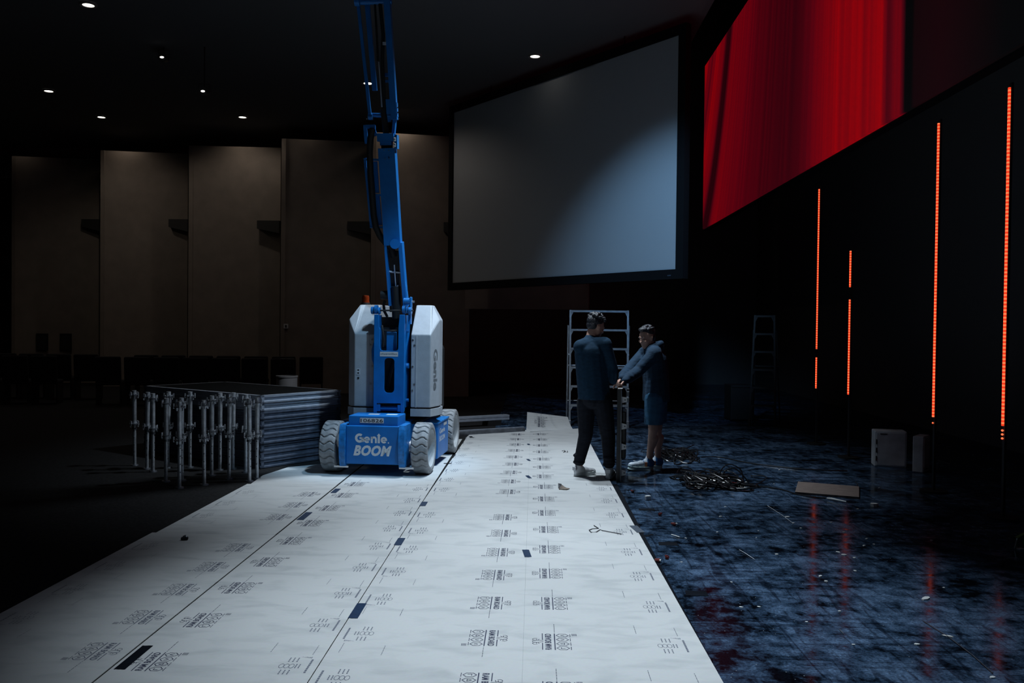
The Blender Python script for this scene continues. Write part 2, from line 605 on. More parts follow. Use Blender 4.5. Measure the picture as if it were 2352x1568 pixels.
    def beam(self, p0, p1, wd, dp, hint=(1, 0, 0)):
        """box beam from p0 to p1; wd along the hint direction, dp across it"""
        p0, p1 = Vector(p0), Vector(p1)
        a = (p1 - p0).normalized()
        x = Vector(hint)
        x = (x - a * x.dot(a)).normalized()
        y = a.cross(x)
        vs_ = []
        for p in (p0, p1):
            vs_ += [p + x * sx * wd / 2 + y * sy * dp / 2 for sx, sy in ((-1, -1), (1, -1), (1, 1), (-1, 1))]
        return self.add(vs_, [(3, 2, 1, 0), (4, 5, 6, 7)] + [(i, (i + 1) % 4, (i + 1) % 4 + 4, i + 4) for i in range(4)])

    def mesh(self, name, inv=None, angle=35):
        vv = [inv @ p for p in self.v] if inv is not None else self.v
        me = bpy.data.meshes.new(name)
        me.from_pydata([tuple(p) for p in vv], [], self.f)
        me.polygons.foreach_set('use_smooth', self.s)
        me.validate()
        bm = bmesh.new()
        bm.from_mesh(me)
        bmesh.ops.remove_doubles(bm, verts=bm.verts, dist=1e-5)
        bmesh.ops.recalc_face_normals(bm, faces=bm.faces)
        bm.to_mesh(me)
        bm.free()
        if any(self.s):
            me.set_sharp_from_angle(angle=math.radians(angle))
        return me

    def build(self, name, material, parent=None, world=False):
        inv = None
        if world and parent is not None:
            inv = wm(parent).inverted()
        me = self.mesh(name, inv)
        return link(name, me, material, parent)


def link(name, me, material, parent=None):
    if material and not me.materials:
        me.materials.append(MATS[material])
    o = bpy.data.objects.new(name, me)
    COL.objects.link(o)
    if parent is not None:
        o.parent = parent
    return o


def wm(o):
    m = Matrix.LocRotScale(o.location, o.rotation_euler, o.scale)
    return wm(o.parent) @ m if o.parent else m


def tag(o, label, cat, group=None):
    o['label'] = label
    o['category'] = cat
    if group:
        o['group'] = group
    return o


def thing(name, label, cat, loc=(0, 0, 0), rz=0.0, group=None):
    o = bpy.data.objects.new(name, None)
    o.empty_display_size = 0.1
    o.location = loc
    o.rotation_euler = (0, 0, rz)
    COL.objects.link(o)
    return tag(o, label, cat, group)


def struct(name, mb, material, parent=None):
    o = mb.build(name, material, parent)
    if parent is None:
        o['kind'] = 'structure'
    return o


def dup(root, loc, rz=None, label=None):
    r = root.copy()
    COL.objects.link(r)
    r.location = loc
    if rz is not None:
        r.rotation_euler = (0, 0, rz)
    if label:
        r['label'] = label
    for ch in root.children:
        c = ch.copy()
        COL.objects.link(c)
        c.parent = r
        for g in ch.children:
            d = g.copy()
            COL.objects.link(d)
            d.parent = c
    return r


_tc = {}


def text_geo(body, bold=0.0, shear=0.0, space=1.0):
    """flat text as (verts, faces) scaled to a unit box"""
    k = (body, bold, shear, space)
    if k in _tc:
        return _tc[k]
    cu = bpy.data.curves.new('t', 'FONT')
    cu.body = body
    cu.offset = bold
    cu.shear = shear
    cu.space_character = space
    cu.resolution_u = 3
    cu.fill_mode = 'FRONT'
    o = bpy.data.objects.new('t', cu)
    COL.objects.link(o)
    dg = bpy.context.evaluated_depsgraph_get()
    me = bpy.data.meshes.new_from_object(o.evaluated_get(dg))
    vs_ = [v.co.copy() for v in me.vertices]
    fs = [list(p.vertices) for p in me.polygons]
    bpy.data.objects.remove(o)
    bpy.data.curves.remove(cu)
    bpy.data.meshes.remove(me)
    x0, x1 = min(v.x for v in vs_), max(v.x for v in vs_)
    y0, y1 = min(v.y for v in vs_), max(v.y for v in vs_)
    vs_ = [Vector(((v.x - x0) / (x1 - x0), (v.y - y0) / (y1 - y0), 0)) for v in vs_]
    _tc[k] = (vs_, fs)
    return vs_, fs


def add_text(mb, body, o, u, v, wd, ht, bold=0.0, shear=0.0, space=1.0):
    """o = lower left corner, u / v = unit directions"""
    vs_, fs = text_geo(body, bold, shear, space)
    o, u, v = Vector(o), Vector(u), Vector(v)
    return mb.add([o + u * (p.x * wd) + v * (p.y * ht) for p in vs_], fs)


def ribbon(mb, pts, wd, closed=False):
    """flat stroke in the XY plane"""
    P = [Vector((p[0], p[1], 0)) for p in pts]
    n = len(P)
    for i in range(n if closed else n - 1):
        a, b = P[i], P[(i + 1) % n]
        d = (b - a)
        if d.length < 1e-9:
            continue
        d.normalize()
        s = Vector((-d.y, d.x, 0)) * wd / 2
        e = d * wd * 0.3
        mb.add([a - e - s, b + e - s, b + e + s, a - e + s], [(0, 1, 2, 3)])
    return mb


def rect(mb, x0, x1, y0, y1, z=0):
    return mb.add([(x0, y0, z), (x1, y0, z), (x1, y1, z), (x0, y1, z)], [(0, 1, 2, 3)])


rnd = random.Random(7)

# ------------------------------------------------------------------ the room
X0, X1, YB, YF = -16.0, 6.6, -4.0, 26.0
CZ = 6.45
struct('floor_carpet', MB().b2(X0, -0.6, YB, YF, -0.2, -0.006), 'carpet')
fl = struct('floor', MB().b2(-0.6, X1, YB, YF, -0.2, -0.016), 'dust')
for i in range(11):
    for j in range(3):
        ya, yb = -1.97 + 2.44 * i, -1.97 + 2.44 * (i + 1)
        xa, xb = -0.6 + 2.44 * j, min(X1, -0.6 + 2.44 * (j + 1))
        MB().b2(xa + 0.0005, xb - 0.0005, ya + 0.0025, yb - 0.0025, -0.016, 0.0).build('floor_panel', 'stage_floor', fl)
struct('ceiling', MB().b2(X0, 2.6, YB, YF, CZ, CZ + 0.2), 'black_wall')
struct('ceiling_stage', MB().b2(2.6, X1, YB, YF, 10.6, 10.8), 'black_drape')
struct('trim_1', MB().b2(2.5, 2.6, YB, YF, CZ, 10.6), 'black_drape')
struct('wall_right', MB().b2(X1, X1 + 0.2, YB, YF, -0.2, 10.8), 'black_drape')
struct('wall_back', MB().b2(X0, X1, YF, YF + 0.2, -0.2, 10.8), 'black_wall')
struct('wall_left', MB().b2(X0 - 0.2, X0, YB, YF, -0.2, CZ), 'black_wall')
struct('wall_front', MB().b2(X0, X1, YB - 0.2, YB, -0.2, 10.8), 'black_wall')

# saw-tooth tan wall panels at the back of the hall
TOP = 6.0
PAN = [((27, 358), (228, 366)), ((231, 345), (432, 353)), ((434, 334), (645, 339)), ((647, 318), (853, 326)), ((855, 303), (1082, 316))]


def top_pt(px, py):
    d = ray(px, py)
    t = (TOP - CH) / d.z
    p = CP + d * t
    return Vector((p.x, p.y, 0))


ppts = []
for k, (a, b) in enumerate(PAN):
    A, B = top_pt(*a), top_pt(*b)
    ppts.append((A, B))
for k, (A, B) in enumerate(ppts):
    d = (B - A).normalized()
    nrm = Vector((-d.y, d.x, 0)) * 0.12
    mb = MB().prism([A, B, B + nrm, A + nrm], (0, 0, TOP))
    ret = Vector((A.x - 0.02, A.y + 1.6, 0))
    mb.prism([A, A + Vector((0.1, 0, 0)), ret + Vector((0.1, 0, 0)), ret], (0, 0, TOP))
    struct('wall_back_panel', mb, 'tan_wall')
# bulkhead that closes the gap between panel tops and ceiling
struct('trim_2', MB().b2(X0, 2.6, 23.9, 24.1, TOP - 0.4, CZ), 'black_wall')
# last panel, under the projection screen, over a dark passage
A, B = PY(1068, 712, 19.3), PY(1352, 698, 18.9)
A.z = B.z = 0
d = (B - A).normalized()
nrm = Vector((-d.y, d.x, 0)) * 0.15
mb = MB().prism([A + Vector((0, 0, 2.02)), B + Vector((0, 0, 2.02)), B + nrm + Vector((0, 0, 2.02)), A + nrm + Vector((0, 0, 2.02))], (0, 0, TOP - 2.02))
struct('wall_back_panel', mb, 'tan_wall')
# pale pier above the screen that catches a downlight
a, b = PY(1324, 138, 17.6), PY(1336, 138, 17.6)
struct('trim_3', MB().b2(a.x, b.x, 17.6, 17.8, 4.0, CZ), 'tan_wall')
spot('pier_downlight', ((a.x + b.x) / 2 - 0.35, 17.1, 6.43), ((a.x + b.x) / 2, 17.6, 6.05), 6, (1, 0.85, 0.68), 100, 0.6, 0.03)

# dark wedge sconces at the end of each panel
for k, (pa, pb) in enumerate([((187, 503), (228, 503)), ((387, 503), (431, 503)), ((590, 506), (641, 506)), ((798, 508), (855, 508)), ((1019, 510), (1036, 510))]):
    A, B = ppts[k]
    q0 = PY(pa[0], pa[1], B.y - 0.22)
    q1 = PY(pb[0], pb[1], B.y - 0.22)
    h0, h1 = 0.20, 0.31
    mb = MB()
    vs_ = []
    for yy in (0, 0.20):
        vs_ += [(q0.x, q0.y + yy, q0.z), (q1.x, q1.y + yy, q0.z), (q1.x, q1.y + yy, q0.z - h1), (q0.x, q0.y + yy, q0.z - h0)]
    mb.add(vs_, [(0, 1, 2, 3), (7, 6, 5, 4), (0, 4, 5, 1), (1, 5, 6, 2), (2, 6, 7, 3), (3, 7, 4, 0)])
    words = ['far left', 'second', 'third', 'fourth', 'rightmost']
    tag(mb.build('wall_sconce', 'sconce'), ['black wedge sconce on the far left tan wall panel', 'black wedge sconce on the second tan wall panel from the left',
        'black wedge sconce on the third tan wall panel from the left', 'black wedge sconce on the wall just left of the blue boom',
        'black wedge sconce half hidden behind the edge of the grey screen'][k], 'sconce')

# small pale switch plate on the wall and two faint framed notices
p = PY(657, 749, ppts[3][0].y - 0.02)
so = thing('switch_plate', 'small pale switch plate on the tan wall above the monitor', 'wall switch', (p.x, p.y, p.z))
MB().rbox((0, 0, 0), (0.11, 0.02, 0.11), 0.006).build('plate', 'white_label', so)
MB().rbox((0, -0.014, 0), (0.04, 0.012, 0.06), 0.004).build('rocker', 'black_paint', so)
for px, lab in ((97, 'dim framed notice on the far left panel, the left one of two'), (151, 'dim framed notice on the far left panel, nearer the sconce')):
    A, B = ppts[0]
    p = PY(px, 785, A.y + (B.y - A.y) * (px - 27) / 201 - 0.05)
    t = thing('framed_notice', lab, 'notice', (p.x, p.y, p.z), 0.0, 'framed notices on the far left panel')
    for sx in (-1, 1):
        MB().box((sx * 0.14, 0, 0), (0.03, 0.03, 0.45)).build('frame_side', 'black_metal', t)
    for sz in (-1, 1):
        MB().box((0, 0, sz * 0.21), (0.25, 0.03, 0.03)).build('frame_rail', 'black_metal', t)
    MB().box((0, 0.005, 0), (0.25, 0.012, 0.39)).build('sheet', 'sconce', t)

# ------------------------------------------------------------------ ceiling downlights
DL = [(203, 10, 'recessed downlight in the ceiling at the top left corner', 25), (112, 208, 'recessed downlight in the black ceiling at far left', 25),
      (233, 268, 'recessed downlight above the second tan wall panel', 170), (557, 268, 'recessed downlight above the third tan wall panel', 190),
      (1229, 128, 'recessed downlight just above the grey projection screen', 25), (845, 190, 'recessed downlight seen between the boom links', 25),
      ]
for px, py, lab, pw in DL:
    p = G(px, py, CZ - 0.012)
    t = thing('downlight', lab, 'downlight', (p.x, p.y, CZ - 0.03), 0, 'ceiling downlights')
    MB().lathe([(0.085, 0.028), (0.085, 0.0), (0.12, -0.006), (0.125, 0.0), (0.125, 0.028)], (0, 0, 0), (0, 0, 1), 24).build('trim_ring', 'lamp_trim', t)
    MB().lathe([(0.0001, 0.01), (0.085, 0.01), (0.085, 0.016), (0.0001, 0.016)], (0, 0, 0), (0, 0, 1), 24).build('lens', 'lamp_lens', t)
for px, py, lab, pw in DL:
    if px == 1229:
        continue
    p = G(px, py, CZ - 0.012)
    spot('downlight_beam', (p.x, p.y, CZ - 0.06), (p.x, p.y + 0.3, 0), 26, (1.0, 0.87, 0.75), 150, 0.5, 0.08)
# wall washers in the slot above the panels
for k, f_, pw in ((0, 0.15, 1.5), (1, 0.34, 8), (2, 0.62, 6.5), (3, 0.3, 2), (4, 0.30, 16)):
    A, B = ppts[k]
    p = A + (B - A) * f_
    spot('wall_washer', (p.x - 0.05, p.y - 0.30, CZ - 0.04), (p.x, p.y + 0.1, 0), pw, (1.0, 0.84, 0.70), 150, 0.6, 0.15)

# two small hanging spotlights whose lens glint is painted as a faint glow
for px, py, lab in ((372, 131, 'small black spotlight hanging from the ceiling, upper of two'), (466, 209, 'small black spotlight hanging lower on a long rod')):
    p = PY(px, py, 15.0)
    t = thing('hanging_spotlight', lab, 'spotlight', p, 0.2, 'hanging spotlights')
    MB().cyl((0, 0.3, 0.06), (0, 0.0, 0.0), 0.06, 0.075, 16).build('can', 'black_metal', t)
    MB().ell((0, -0.006, -0.004), (0.035, 0.01, 0.018), None, 12, 8).build('lens', 'painted_glint', t)
    MB().cyl((0, 0.15, 0.06), (0, 0.15, CZ - p.z), 0.012, None, 8).build('hanging_rod', 'black_metal', t)
    MB().tube([(-0.09, 0.15, 0.03), (-0.09, 0.15, 0.16), (0.09, 0.15, 0.16), (0.09, 0.15, 0.03)], 0.009, 6).build('yoke', 'black_metal', t)

# rig truss high above the stage between the two screens
c = PY(1662, 34, 22.0)
t = thing('lighting_truss', 'short aluminium truss segment high between the grey and the red screen', 'truss', c)
H, L = 0.26, 1.3
for sx in (-1, 1):
    for sz in (-1, 1):
        MB().cyl((sx * H, -L, sz * H), (sx * H, L, sz * H), 0.028, None, 10).build('chord', 'alu_dark', t)
for k in range(6):
    ya = -L + k * 2 * L / 6
    yb = ya + 2 * L / 6
    for sx in (-1, 1):
        MB().cyl((sx * H, ya, -H), (sx * H, yb, H), 0.014, None, 8).build('brace', 'alu_dark', t)
    MB().cyl((-H, ya, H), (H, yb, H), 0.014, None, 8).build('brace', 'alu_dark', t)
for sx in (-0.2, 0.2):
    MB().cyl((sx, 0, H), (sx, 0, 10.6 - c.z), 0.008, None, 6).build('hanging_rod', 'alu_dark', t)

# ------------------------------------------------------------------ projection screen
Ys = 13.5
R_t, R_b = PY(1562, 75, Ys), PY(1554, 611, Ys)
Yl = Ys * 1.365
L_t, L_b = PY(1042, 263, Yl), PY(1041, 655, Yl)
zb, zt = (R_b.z + L_b.z) / 2, (R_t.z + L_t.z) / 2
pr = Vector(((R_t.x + R_b.x) / 2, Ys, 0))
pl = Vector(((L_t.x + L_b.x) / 2, Yl, 0))
wd = (pr - pl).length
ang = math.atan2((pr - pl).y, (pr - pl).x)
t = thing('projection_screen', 'large grey projection screen in a black frame, hung at an angle', 'projection screen', (pl.x, pl.y, zb), ang)
ht = zt - zb
MB().b2(0, wd, 0, 0.03, 0, ht).build('screen_surface', 'screen_fabric', t)
bd = 0.15
MB().b2(-bd, 0, -0.03, 0.09, -bd, ht + bd).build('frame_side', 'screen_border', t)
MB().b2(wd, wd + bd, -0.03, 0.09, -bd, ht + bd).build('frame_side', 'screen_border', t)
MB().b2(0, wd, -0.03, 0.09, -bd, 0).build('frame_rail', 'screen_border', t)
MB().b2(0, wd, -0.03, 0.09, ht, ht + bd).build('frame_rail', 'screen_border', t)
MB().b2(-bd, wd + bd, 0.03, 0.08, -bd, ht + bd).build('backing', 'screen_border', t)
for sx in (0.2, 0.8):
    MB().cyl((wd * sx, 0.05, ht + bd), (wd * sx, 0.05, CZ - zb + 0.02), 0.01, None, 8).build('hanging_rod', 'black_metal', t)
MB().b2(wd - 0.16, wd - 0.09, -0.035, -0.03, -0.10, -0.085).build('brand_plate', 'tape_grey', t)

# ------------------------------------------------------------------ red LED wall over the stage
XL = 4.0
far_b, far_t = PX(1616, 525, XL), PX(1617, 155, XL)
YFAR = (far_b.y + far_t.y) / 2
YN = 5.0
LZ = far_b.z
t = thing('led_wall', 'long LED video wall showing a glowing red curtain', 'LED screen', (XL, YN, LZ))
lh = far_t.z - LZ
MB().b2(0.0, 0.04, 0, YFAR - YN, 0, lh).build('picture', 'led_picture', t)
MB().b2(0.041, 0.16, -0.02, YFAR - YN + 0.02, -0.02, lh + 0.02).build('cabinet_frame', 'screen_border', t)
for k in range(4):
    yy = 0.8 + k * (YFAR - YN - 1.6) / 3
    MB().cyl((0.1, yy, lh + 0.02), (0.1, yy, 10.6 - LZ), 0.012, None, 8).build('hanging_rod', 'black_metal', t)

# ------------------------------------------------------------------ vertical LED tubes
TUBES = [(12.5, 4.03, 0.80, 3.63, (1.36, 1.24), 'glowing red LED tube furthest from the camera, left of the four'),
         (11.2, 4.02, 0.81, 2.64, (2.18, 2.02), 'shortest glowing red LED tube, broken by a dark gap near its top'),
         (8.9, 4.05, 0.76, 3.72, None, 'tall glowing red LED tube, second from the right edge'),
         (7.67, 4.09, 0.70, 3.74, None, 'tall glowing red LED tube nearest the camera, at the right edge')]
for Y, X, za, zt_, gap, lab in TUBES:
    t = thing('led_tube', lab, 'LED tube', (X, Y, 0), 0.0, 'red LED tubes along the stage')
    MB().b2(0.010, 0.030, -0.018, 0.018, 0, zt_ + 0.04).build('channel', 'black_metal', t)
    MB().cyl((0.02, 0, 0), (0.02, 0, 0.02), 0.13, None, 20).build('foot', 'black_metal', t)
    segs = [(za, zt_)] if not gap else [(za, gap[1]), (gap[0], zt_)]
    if Y == 7.67:
        segs = [(za + 0.11, zt_)]
        for q in range(3):
            MB().ell((0, 0, za + 0.035 * q), (0.01, 0.012, 0.010), None, 8, 6).build('led', 'led_strip', t)
    if Y == 8.9:
        MB().ell((0, 0, za - 0.06), (0.008, 0.010, 0.009), None, 8, 6).build('led', 'led_strip', t)
    for s0, s1 in segs:
        MB().b2(-0.006, 0.010, -0.009, 0.009, s0, s1).build('light_strip', 'led_strip', t)
    if gap:
        MB().b2(-0.01, 0.010, -0.025, 0.025, gap[1] + 0.01, gap[0] - 0.01).build('connector', 'black_metal', t)

# ------------------------------------------------------------------ floor covering sheets
SEAM = [-2.94, -1.965, -1.003, -0.034]
BT = 0.004


def sheet(name_label, pts, z0=0.0, th=BT, extra=None):
    mb = MB().prism([(p[0], p[1], z0) for p in pts], (0, 0, th))
    o = mb.build('floor_board', 'ram_board')
    return tag(o, name_label, 'floor board', 'printed floor protection boards')


def g2(px, py):
    p = G(px, py)
    return (p.x, p.y)


shA = sheet('leftmost pale floor board, the long near length', [(-2.95, 1.0), (SEAM[1] - 0.004, 1.0), (SEAM[1] - 0.004, 6.64), (-2.93, 6.64)])
shA2 = sheet('short piece of the leftmost floor board, further back', [(-2.90, 6.642), (SEAM[1] - 0.006, 6.642), (SEAM[1] - 0.008, 8.74), (-2.885, 8.74)])
sheet('corner piece of floor board between the metal posts and the lift', [(-2.85, 8.742), (SEAM[1] - 0.01, 8.742), (SEAM[1] - 0.01, 10.2), g2(740, 1066), g2(662, 1073), g2(604, 1092)])
shB = sheet('second floor board from the left, running under the blue lift', [(SEAM[1] + 0.004, 1.0), (SEAM[2] - 0.002, 1.0), (SEAM[2] - 0.006, 12.5), (SEAM[1] + 0.012, 12.3)])
shC = sheet('third floor board from the left, near length', [(SEAM[2] + 0.002, 1.0), (SEAM[3], 1.0), (SEAM[3], 8.03), (SEAM[2] + 0.002, 8.03)])
shC2 = sheet('third floor board from the left, far length beside the lift', [(SEAM[2] + 0.002, 8.0305), (SEAM[3], 8.0305), (SEAM[3], 13.75), g2(1090, 988), g2(1073, 1003)])
# right hand board whose far end turns up against a step
RE = [g2(1661, 1568), g2(1469, 1228), g2(1404, 1110), g2(1356, 1019), g2(1330, 984)]
ptsD = [(0.87, 1.0)] + RE + [(SEAM[3] + 0.0006, 13.45), (SEAM[3] + 0.0006, 1.0)]
shD = sheet('rightmost floor board, beside the black stage floor', ptsD, 0.0, BT)
# turned-up end flap is part of that board
f0, f1 = Vector((-0.03, 13.45, 0.004)), Vector((RE[-1][0], RE[-1][1], 0.004))
fa = [G(1208, 991, 0.004), G(1316, 985, 0.004)]
fa[0].y = 13.45
fb = [PY(1211, 946, fa[0].y + 0.16), PY(1304, 957, fa[1].y + 0.16)]
mb = MB()
N = 12
rows = []
for i in range(N + 1):
    s = i / N
    ease = s * s
    row = []
    for a_, b_ in zip(fa, fb):
        row.append(Vector((a_.x + (b_.x - a_.x) * s, a_.y + (b_.y - a_.y) * math.sqrt(s), a_.z + (b_.z - a_.z) * (0.35 * s + 0.65 * ease))))
    rows.append(row)
for off in (0, 1):
    pass
vs_ = []
for r_ in rows:
    vs_ += [r_[0], r_[1]]
back = [p + Vector((0, 0.004, -0.002)) for p in vs_]
n2 = len(vs_)
fs = [(2 * i, 2 * i + 1, 2 * i + 3, 2 * i + 2) for i in range(N)] + [(n2 + 2 * i, n2 + 2 * i + 2, n2 + 2 * i + 3, n2 + 2 * i + 1) for i in range(N)]
fs += [(2 * i, 2 * i + 2, n2 + 2 * i + 2, n2 + 2 * i) for i in range(N)] + [(2 * i + 1, n2 + 2 * i + 1, n2 + 2 * i + 3, 2 * i + 3) for i in range(N)]
fs += [(n2 - 2, n2 - 1, 2 * n2 - 1, 2 * n2 - 2)]
mb.add(vs_ + back, fs)
fo = mb.build('turned_up_end', 'ram_board', shD)
fo['label'] = 'far end of the board turned up'


# ---- printed marks on the boards
def hexa(cx, cy, r):
    return [(cx + r * 0.86 * math.cos(math.pi / 2 + k * math.pi / 3) * 1.0, cy + r * 1.1 * math.sin(math.pi / 2 + k * math.pi / 3)) for k in range(6)]


def logo_mesh(name):
    mb = MB()
    add_text(mb, 'RAM BOARD', (-0.113, -0.017, 0), (1, 0, 0), (0, 1, 0), 0.226, 0.034, 0.03, 0, 1.02)
    rect(mb, -0.117, -0.022, 0.027, 0.032)
    rect(mb, 0.022, 0.117, 0.027, 0.032)
    rect(mb, -0.117, 0.117, -0.037, -0.031)
    # ram's head: two curled horns and a narrow face
    for s in (-1, 1):
        sp = []
        for k in range(13):
            a_ = -0.5 + k * 0.50
            rr = 0.019 - 0.0011 * k
            sp.append((s * (0.026 + rr * math.cos(a_) * 0.95), 0.066 + rr * math.sin(a_)))
        ribbon(mb, sp, 0.0032)
        ribbon(mb, [(s * 0.004, 0.026), (s * 0.012, 0.042), (s * 0.016, 0.058), (s * 0.010, 0.078), (0, 0.082)], 0.0032)
        ribbon(mb, [(s * 0.014, 0.052), (s * 0.034, 0.046)], 0.003)
    for k in range(4):
        cx = -0.09 + 0.06 * k
        ribbon(mb, hexa(cx, -0.075, 0.029), 0.0042, True)
        if k == 0:
            ribbon(mb, [(cx - 0.008, -0.085), (cx - 0.008, -0.066), (cx + 0.008, -0.066)], 0.004)
        elif k == 1:
            ribbon(mb, [(cx, -0.062), (cx - 0.010, -0.083), (cx + 0.010, -0.083)], 0.004, True)
        elif k == 2:
            ribbon(mb, [(cx - 0.010, -0.066), (cx, -0.084), (cx + 0.010, -0.066)], 0.004)
        else:
            ribbon(mb, [(cx - 0.009, -0.086), (cx, -0.066), (cx + 0.009, -0.086)], 0.004)
        for q in range(3):
            rect(mb, cx - 0.022 + 0.015 * q, cx - 0.010 + 0.015 * q, -0.1175, -0.1135)
    for q in range(4):
        rect(mb, 0.086, 0.118, -0.129 - 0.007 * q, -0.1255 - 0.007 * q)
    for q in range(9):
        rect(mb, 0.128 + 0.016 * q, 0.128 + 0.016 * q + 0.008 + 0.004 * (q % 2), -0.0365, -0.033)
    return mb.mesh(name)


def block_mesh(name):
    """handling marks; x = away from the sheet edge, y = along the sheet"""
    mb = MB()
    for q in range(8):
        rect(mb, 0.036, 0.046, -0.085 + 0.021 * q, -0.085 + 0.021 * q + 0.017)
    for gx, gy in ((0.115, 0.075), (0.108, -0.075)):
        for q in range(3):
            for e in range(3):
                rect(mb, gx + 0.02 * q, gx + 0.02 * q + 0.006, gy - 0.028 + 0.019 * e, gy - 0.028 + 0.019 * e + 0.014)
    for q in range(2):
        for e in range(3):
            rect(mb, 0.082 + 0.016 * q, 0.082 + 0.016 * q + 0.006, -0.025 + 0.018 * e, -0.025 + 0.018 * e + 0.013)
    for q in range(3):
        cx = 0.122 + 0.024 * q
        ribbon(mb, [(cx + 0.012 * math.cos(k * 0.7854), 0.026 * math.sin(k * 0.7854)) for k in range(8)], 0.0028, True)
    for q in range(8):
        rect(mb, 0.050 + 0.0075 * q, 0.054 + 0.0075 * q, -0.118 + 0.002 * (q % 3), -0.098 - 0.0025 * q)
    for q in range(8):
        rect(mb, 0.056, 0.0595, -0.27 + 0.016 * q, -0.27 + 0.016 * q + 0.009 + 0.003 * (q % 2))
        rect(mb, 0.271, 0.2745, -0.295 + 0.016 * q, -0.295 + 0.016 * q + 0.009 + 0.003 * (q % 2))
    return mb.mesh(name)


def print_row(name, me0, material, sheet_o, x, y0, pitch, y_lo, y_hi, rz, z):
    me = me0.copy()
    me.materials.clear()
    me.materials.append(MATS[material])
    k0 = math.ceil((y_lo - y0) / pitch)
    k1 = math.floor((y_hi - y0) / pitch)
    for k in range(k0, k1 + 1):
        o = bpy.data.objects.new(name, me)
        COL.objects.link(o)
        o.parent = sheet_o
        o.location = (x + 0.004 * math.sin(k * 2.1), y0 + pitch * k, z)
        o.rotation_euler = (0, 0, rz)


LOGO, BLOCK = logo_mesh('printed_logo'), block_mesh('printed_marks')
ZP = BT + 0.0006
Q = math.pi / 2
print_row('printed_logo', LOGO, 'print_mid', shA, SEAM[1] - 0.134, 4.21, 0.505, 2.8, 6.45, -Q, ZP)
print_row('printed_logo', LOGO, 'print_mid', shA2, SEAM[1] - 0.134, 4.21, 0.505, 6.85, 8.5, -Q, ZP)
print_row('printed_logo', LOGO, 'print_dark', shB, SEAM[1] + 0.142, 4.096, 0.59, 2.8, 9.0, Q, ZP)
print_row('printed_logo', LOGO, 'print_dark', shC, SEAM[3] - 0.165, 4.50, 0.576, 2.8, 7.85, -Q, ZP)
print_row('printed_logo', LOGO, 'print_dark', shC2, SEAM[3] - 0.165, 4.50, 0.576, 8.2, 13.6, -Q, ZP)
print_row('printed_logo', LOGO, 'print_dark', shD, SEAM[3] + 0.128, 4.465, 0.623, 2.8, 13.2, Q, ZP)
print_row('printed_marks', BLOCK, 'print_faint', shA, -2.90, 4.67, 0.52, 2.8, 6.4, 0, ZP)
print_row('printed_marks', BLOCK, 'print_faint', shA2, -2.87, 4.67, 0.52, 6.9, 8.5, 0, ZP)
print_row('printed_marks', BLOCK, 'print_mid', shB, SEAM[2], 4.64, 0.565, 2.8, 8.9, math.pi, ZP)
print_row('printed_marks', BLOCK, 'print_mid', shC, SEAM[2], 4.53, 0.58, 3.1, 7.8, 0, ZP)
print_row('printed_marks', BLOCK, 'print_mid', shC2, SEAM[2], 4.53, 0.58, 8.35, 13.2, 0, ZP)
print_row('printed_marks', BLOCK, 'print_mid', shD, 0.835, 4.435, 0.62, 2.8, 9.6, math.pi, ZP)
# logo on the turned-up end
c0 = (rows[8][0] * 0.72 + rows[8][1] * 0.28)
uu = (rows[11][0] - rows[5][0]).normalized()
vv = -(rows[8][1] - rows[8][0]).normalized()
nn = uu.cross(vv)
fl_o = bpy.data.objects.new('printed_logo', LOGO.copy())
fl_o.data.materials.clear()
fl_o.data.materials.append(MATS['print_dark'])
COL.objects.link(fl_o)
fl_o.parent = fo
mm = Matrix((uu, vv, nn)).transposed().to_4x4()
fl_o.matrix_local = Matrix.Translation(c0 + Vector((0, -0.02, 0.0))) @ mm @ Matrix.Diagonal((0.72, 1, 1, 1))

# black band of the floor edge beside the last board
tag(MB().b2(0.70, 0.888, 1.0, 9.05, 0.0002, 0.0016).build('floor_tape', 'tape_black'), 'long black tape band along the edge of the rightmost board', 'tape')


# ---- tape pieces over the seams
def tape(px, py, wx, ly, material, label, rz=0.0, ragged=0):
    p = G(px, py)
    r = random.Random(int(px))
    n = 5
    L_ = []
    for i in range(n + 1):
        L_.append((-wx / 2 + wx * i / n, -ly / 2 + r.uniform(-1, 1) * 0.012 * ragged))
    for i in range(n + 1):
        L_.append((wx / 2 - wx * i / n, ly / 2 + r.uniform(-1, 1) * 0.012 * ragged))
    o = MB().prism([(x, y, 0) for x, y in L_], (0, 0, 0.0012)).build('tape_strip', material)
    o.location = (p.x, p.y, BT + 0.0012)
    o.rotation_euler = (0, 0, rz)
    return tag(o, label, 'tape', 'tape pieces over the board seams')


tape(308, 1511, 0.052, 0.30, 'tape_black', 'black tape strip nearest the camera on the left seam', 0, 0.2)
tape(700, 1186, 0.058, 0.30, 'tape_navy', 'dark tape piece in the middle of the left seam', 0, 0.3)
tape(771, 1128, 0.055, 0.22, 'tape_navy', 'dark tape piece on the left seam nearest the lift', 0, 0.3)
tape(821, 1404, 0.055, 0.26, 'tape_navy', 'navy tape strip nearest the camera on the middle seam', 0, 0.2)
tape(918, 1245, 0.055, 0.22, 'tape_navy', 'navy tape piece in the middle of the central seam', 0, 0.3)
tape(973, 1158, 0.055, 0.19, 'tape_navy', 'small navy tape piece on the central seam nearest the lift', 0, 0.3)
tape(1210, 1272, 0.05, 0.20, 'tape_navy', 'navy tape piece on the right seam nearest the camera', 0.1, 0.4)
tape(1214, 1096, 0.04, 0.17, 'tape_navy', 'ragged navy tape piece on the right seam left of the white sneaker', 0.2, 1.6)
tape(1214, 1057, 0.035, 0.13, 'tape_navy', 'small ragged navy tape on the right seam, second from the far end', 0.2, 1.5)
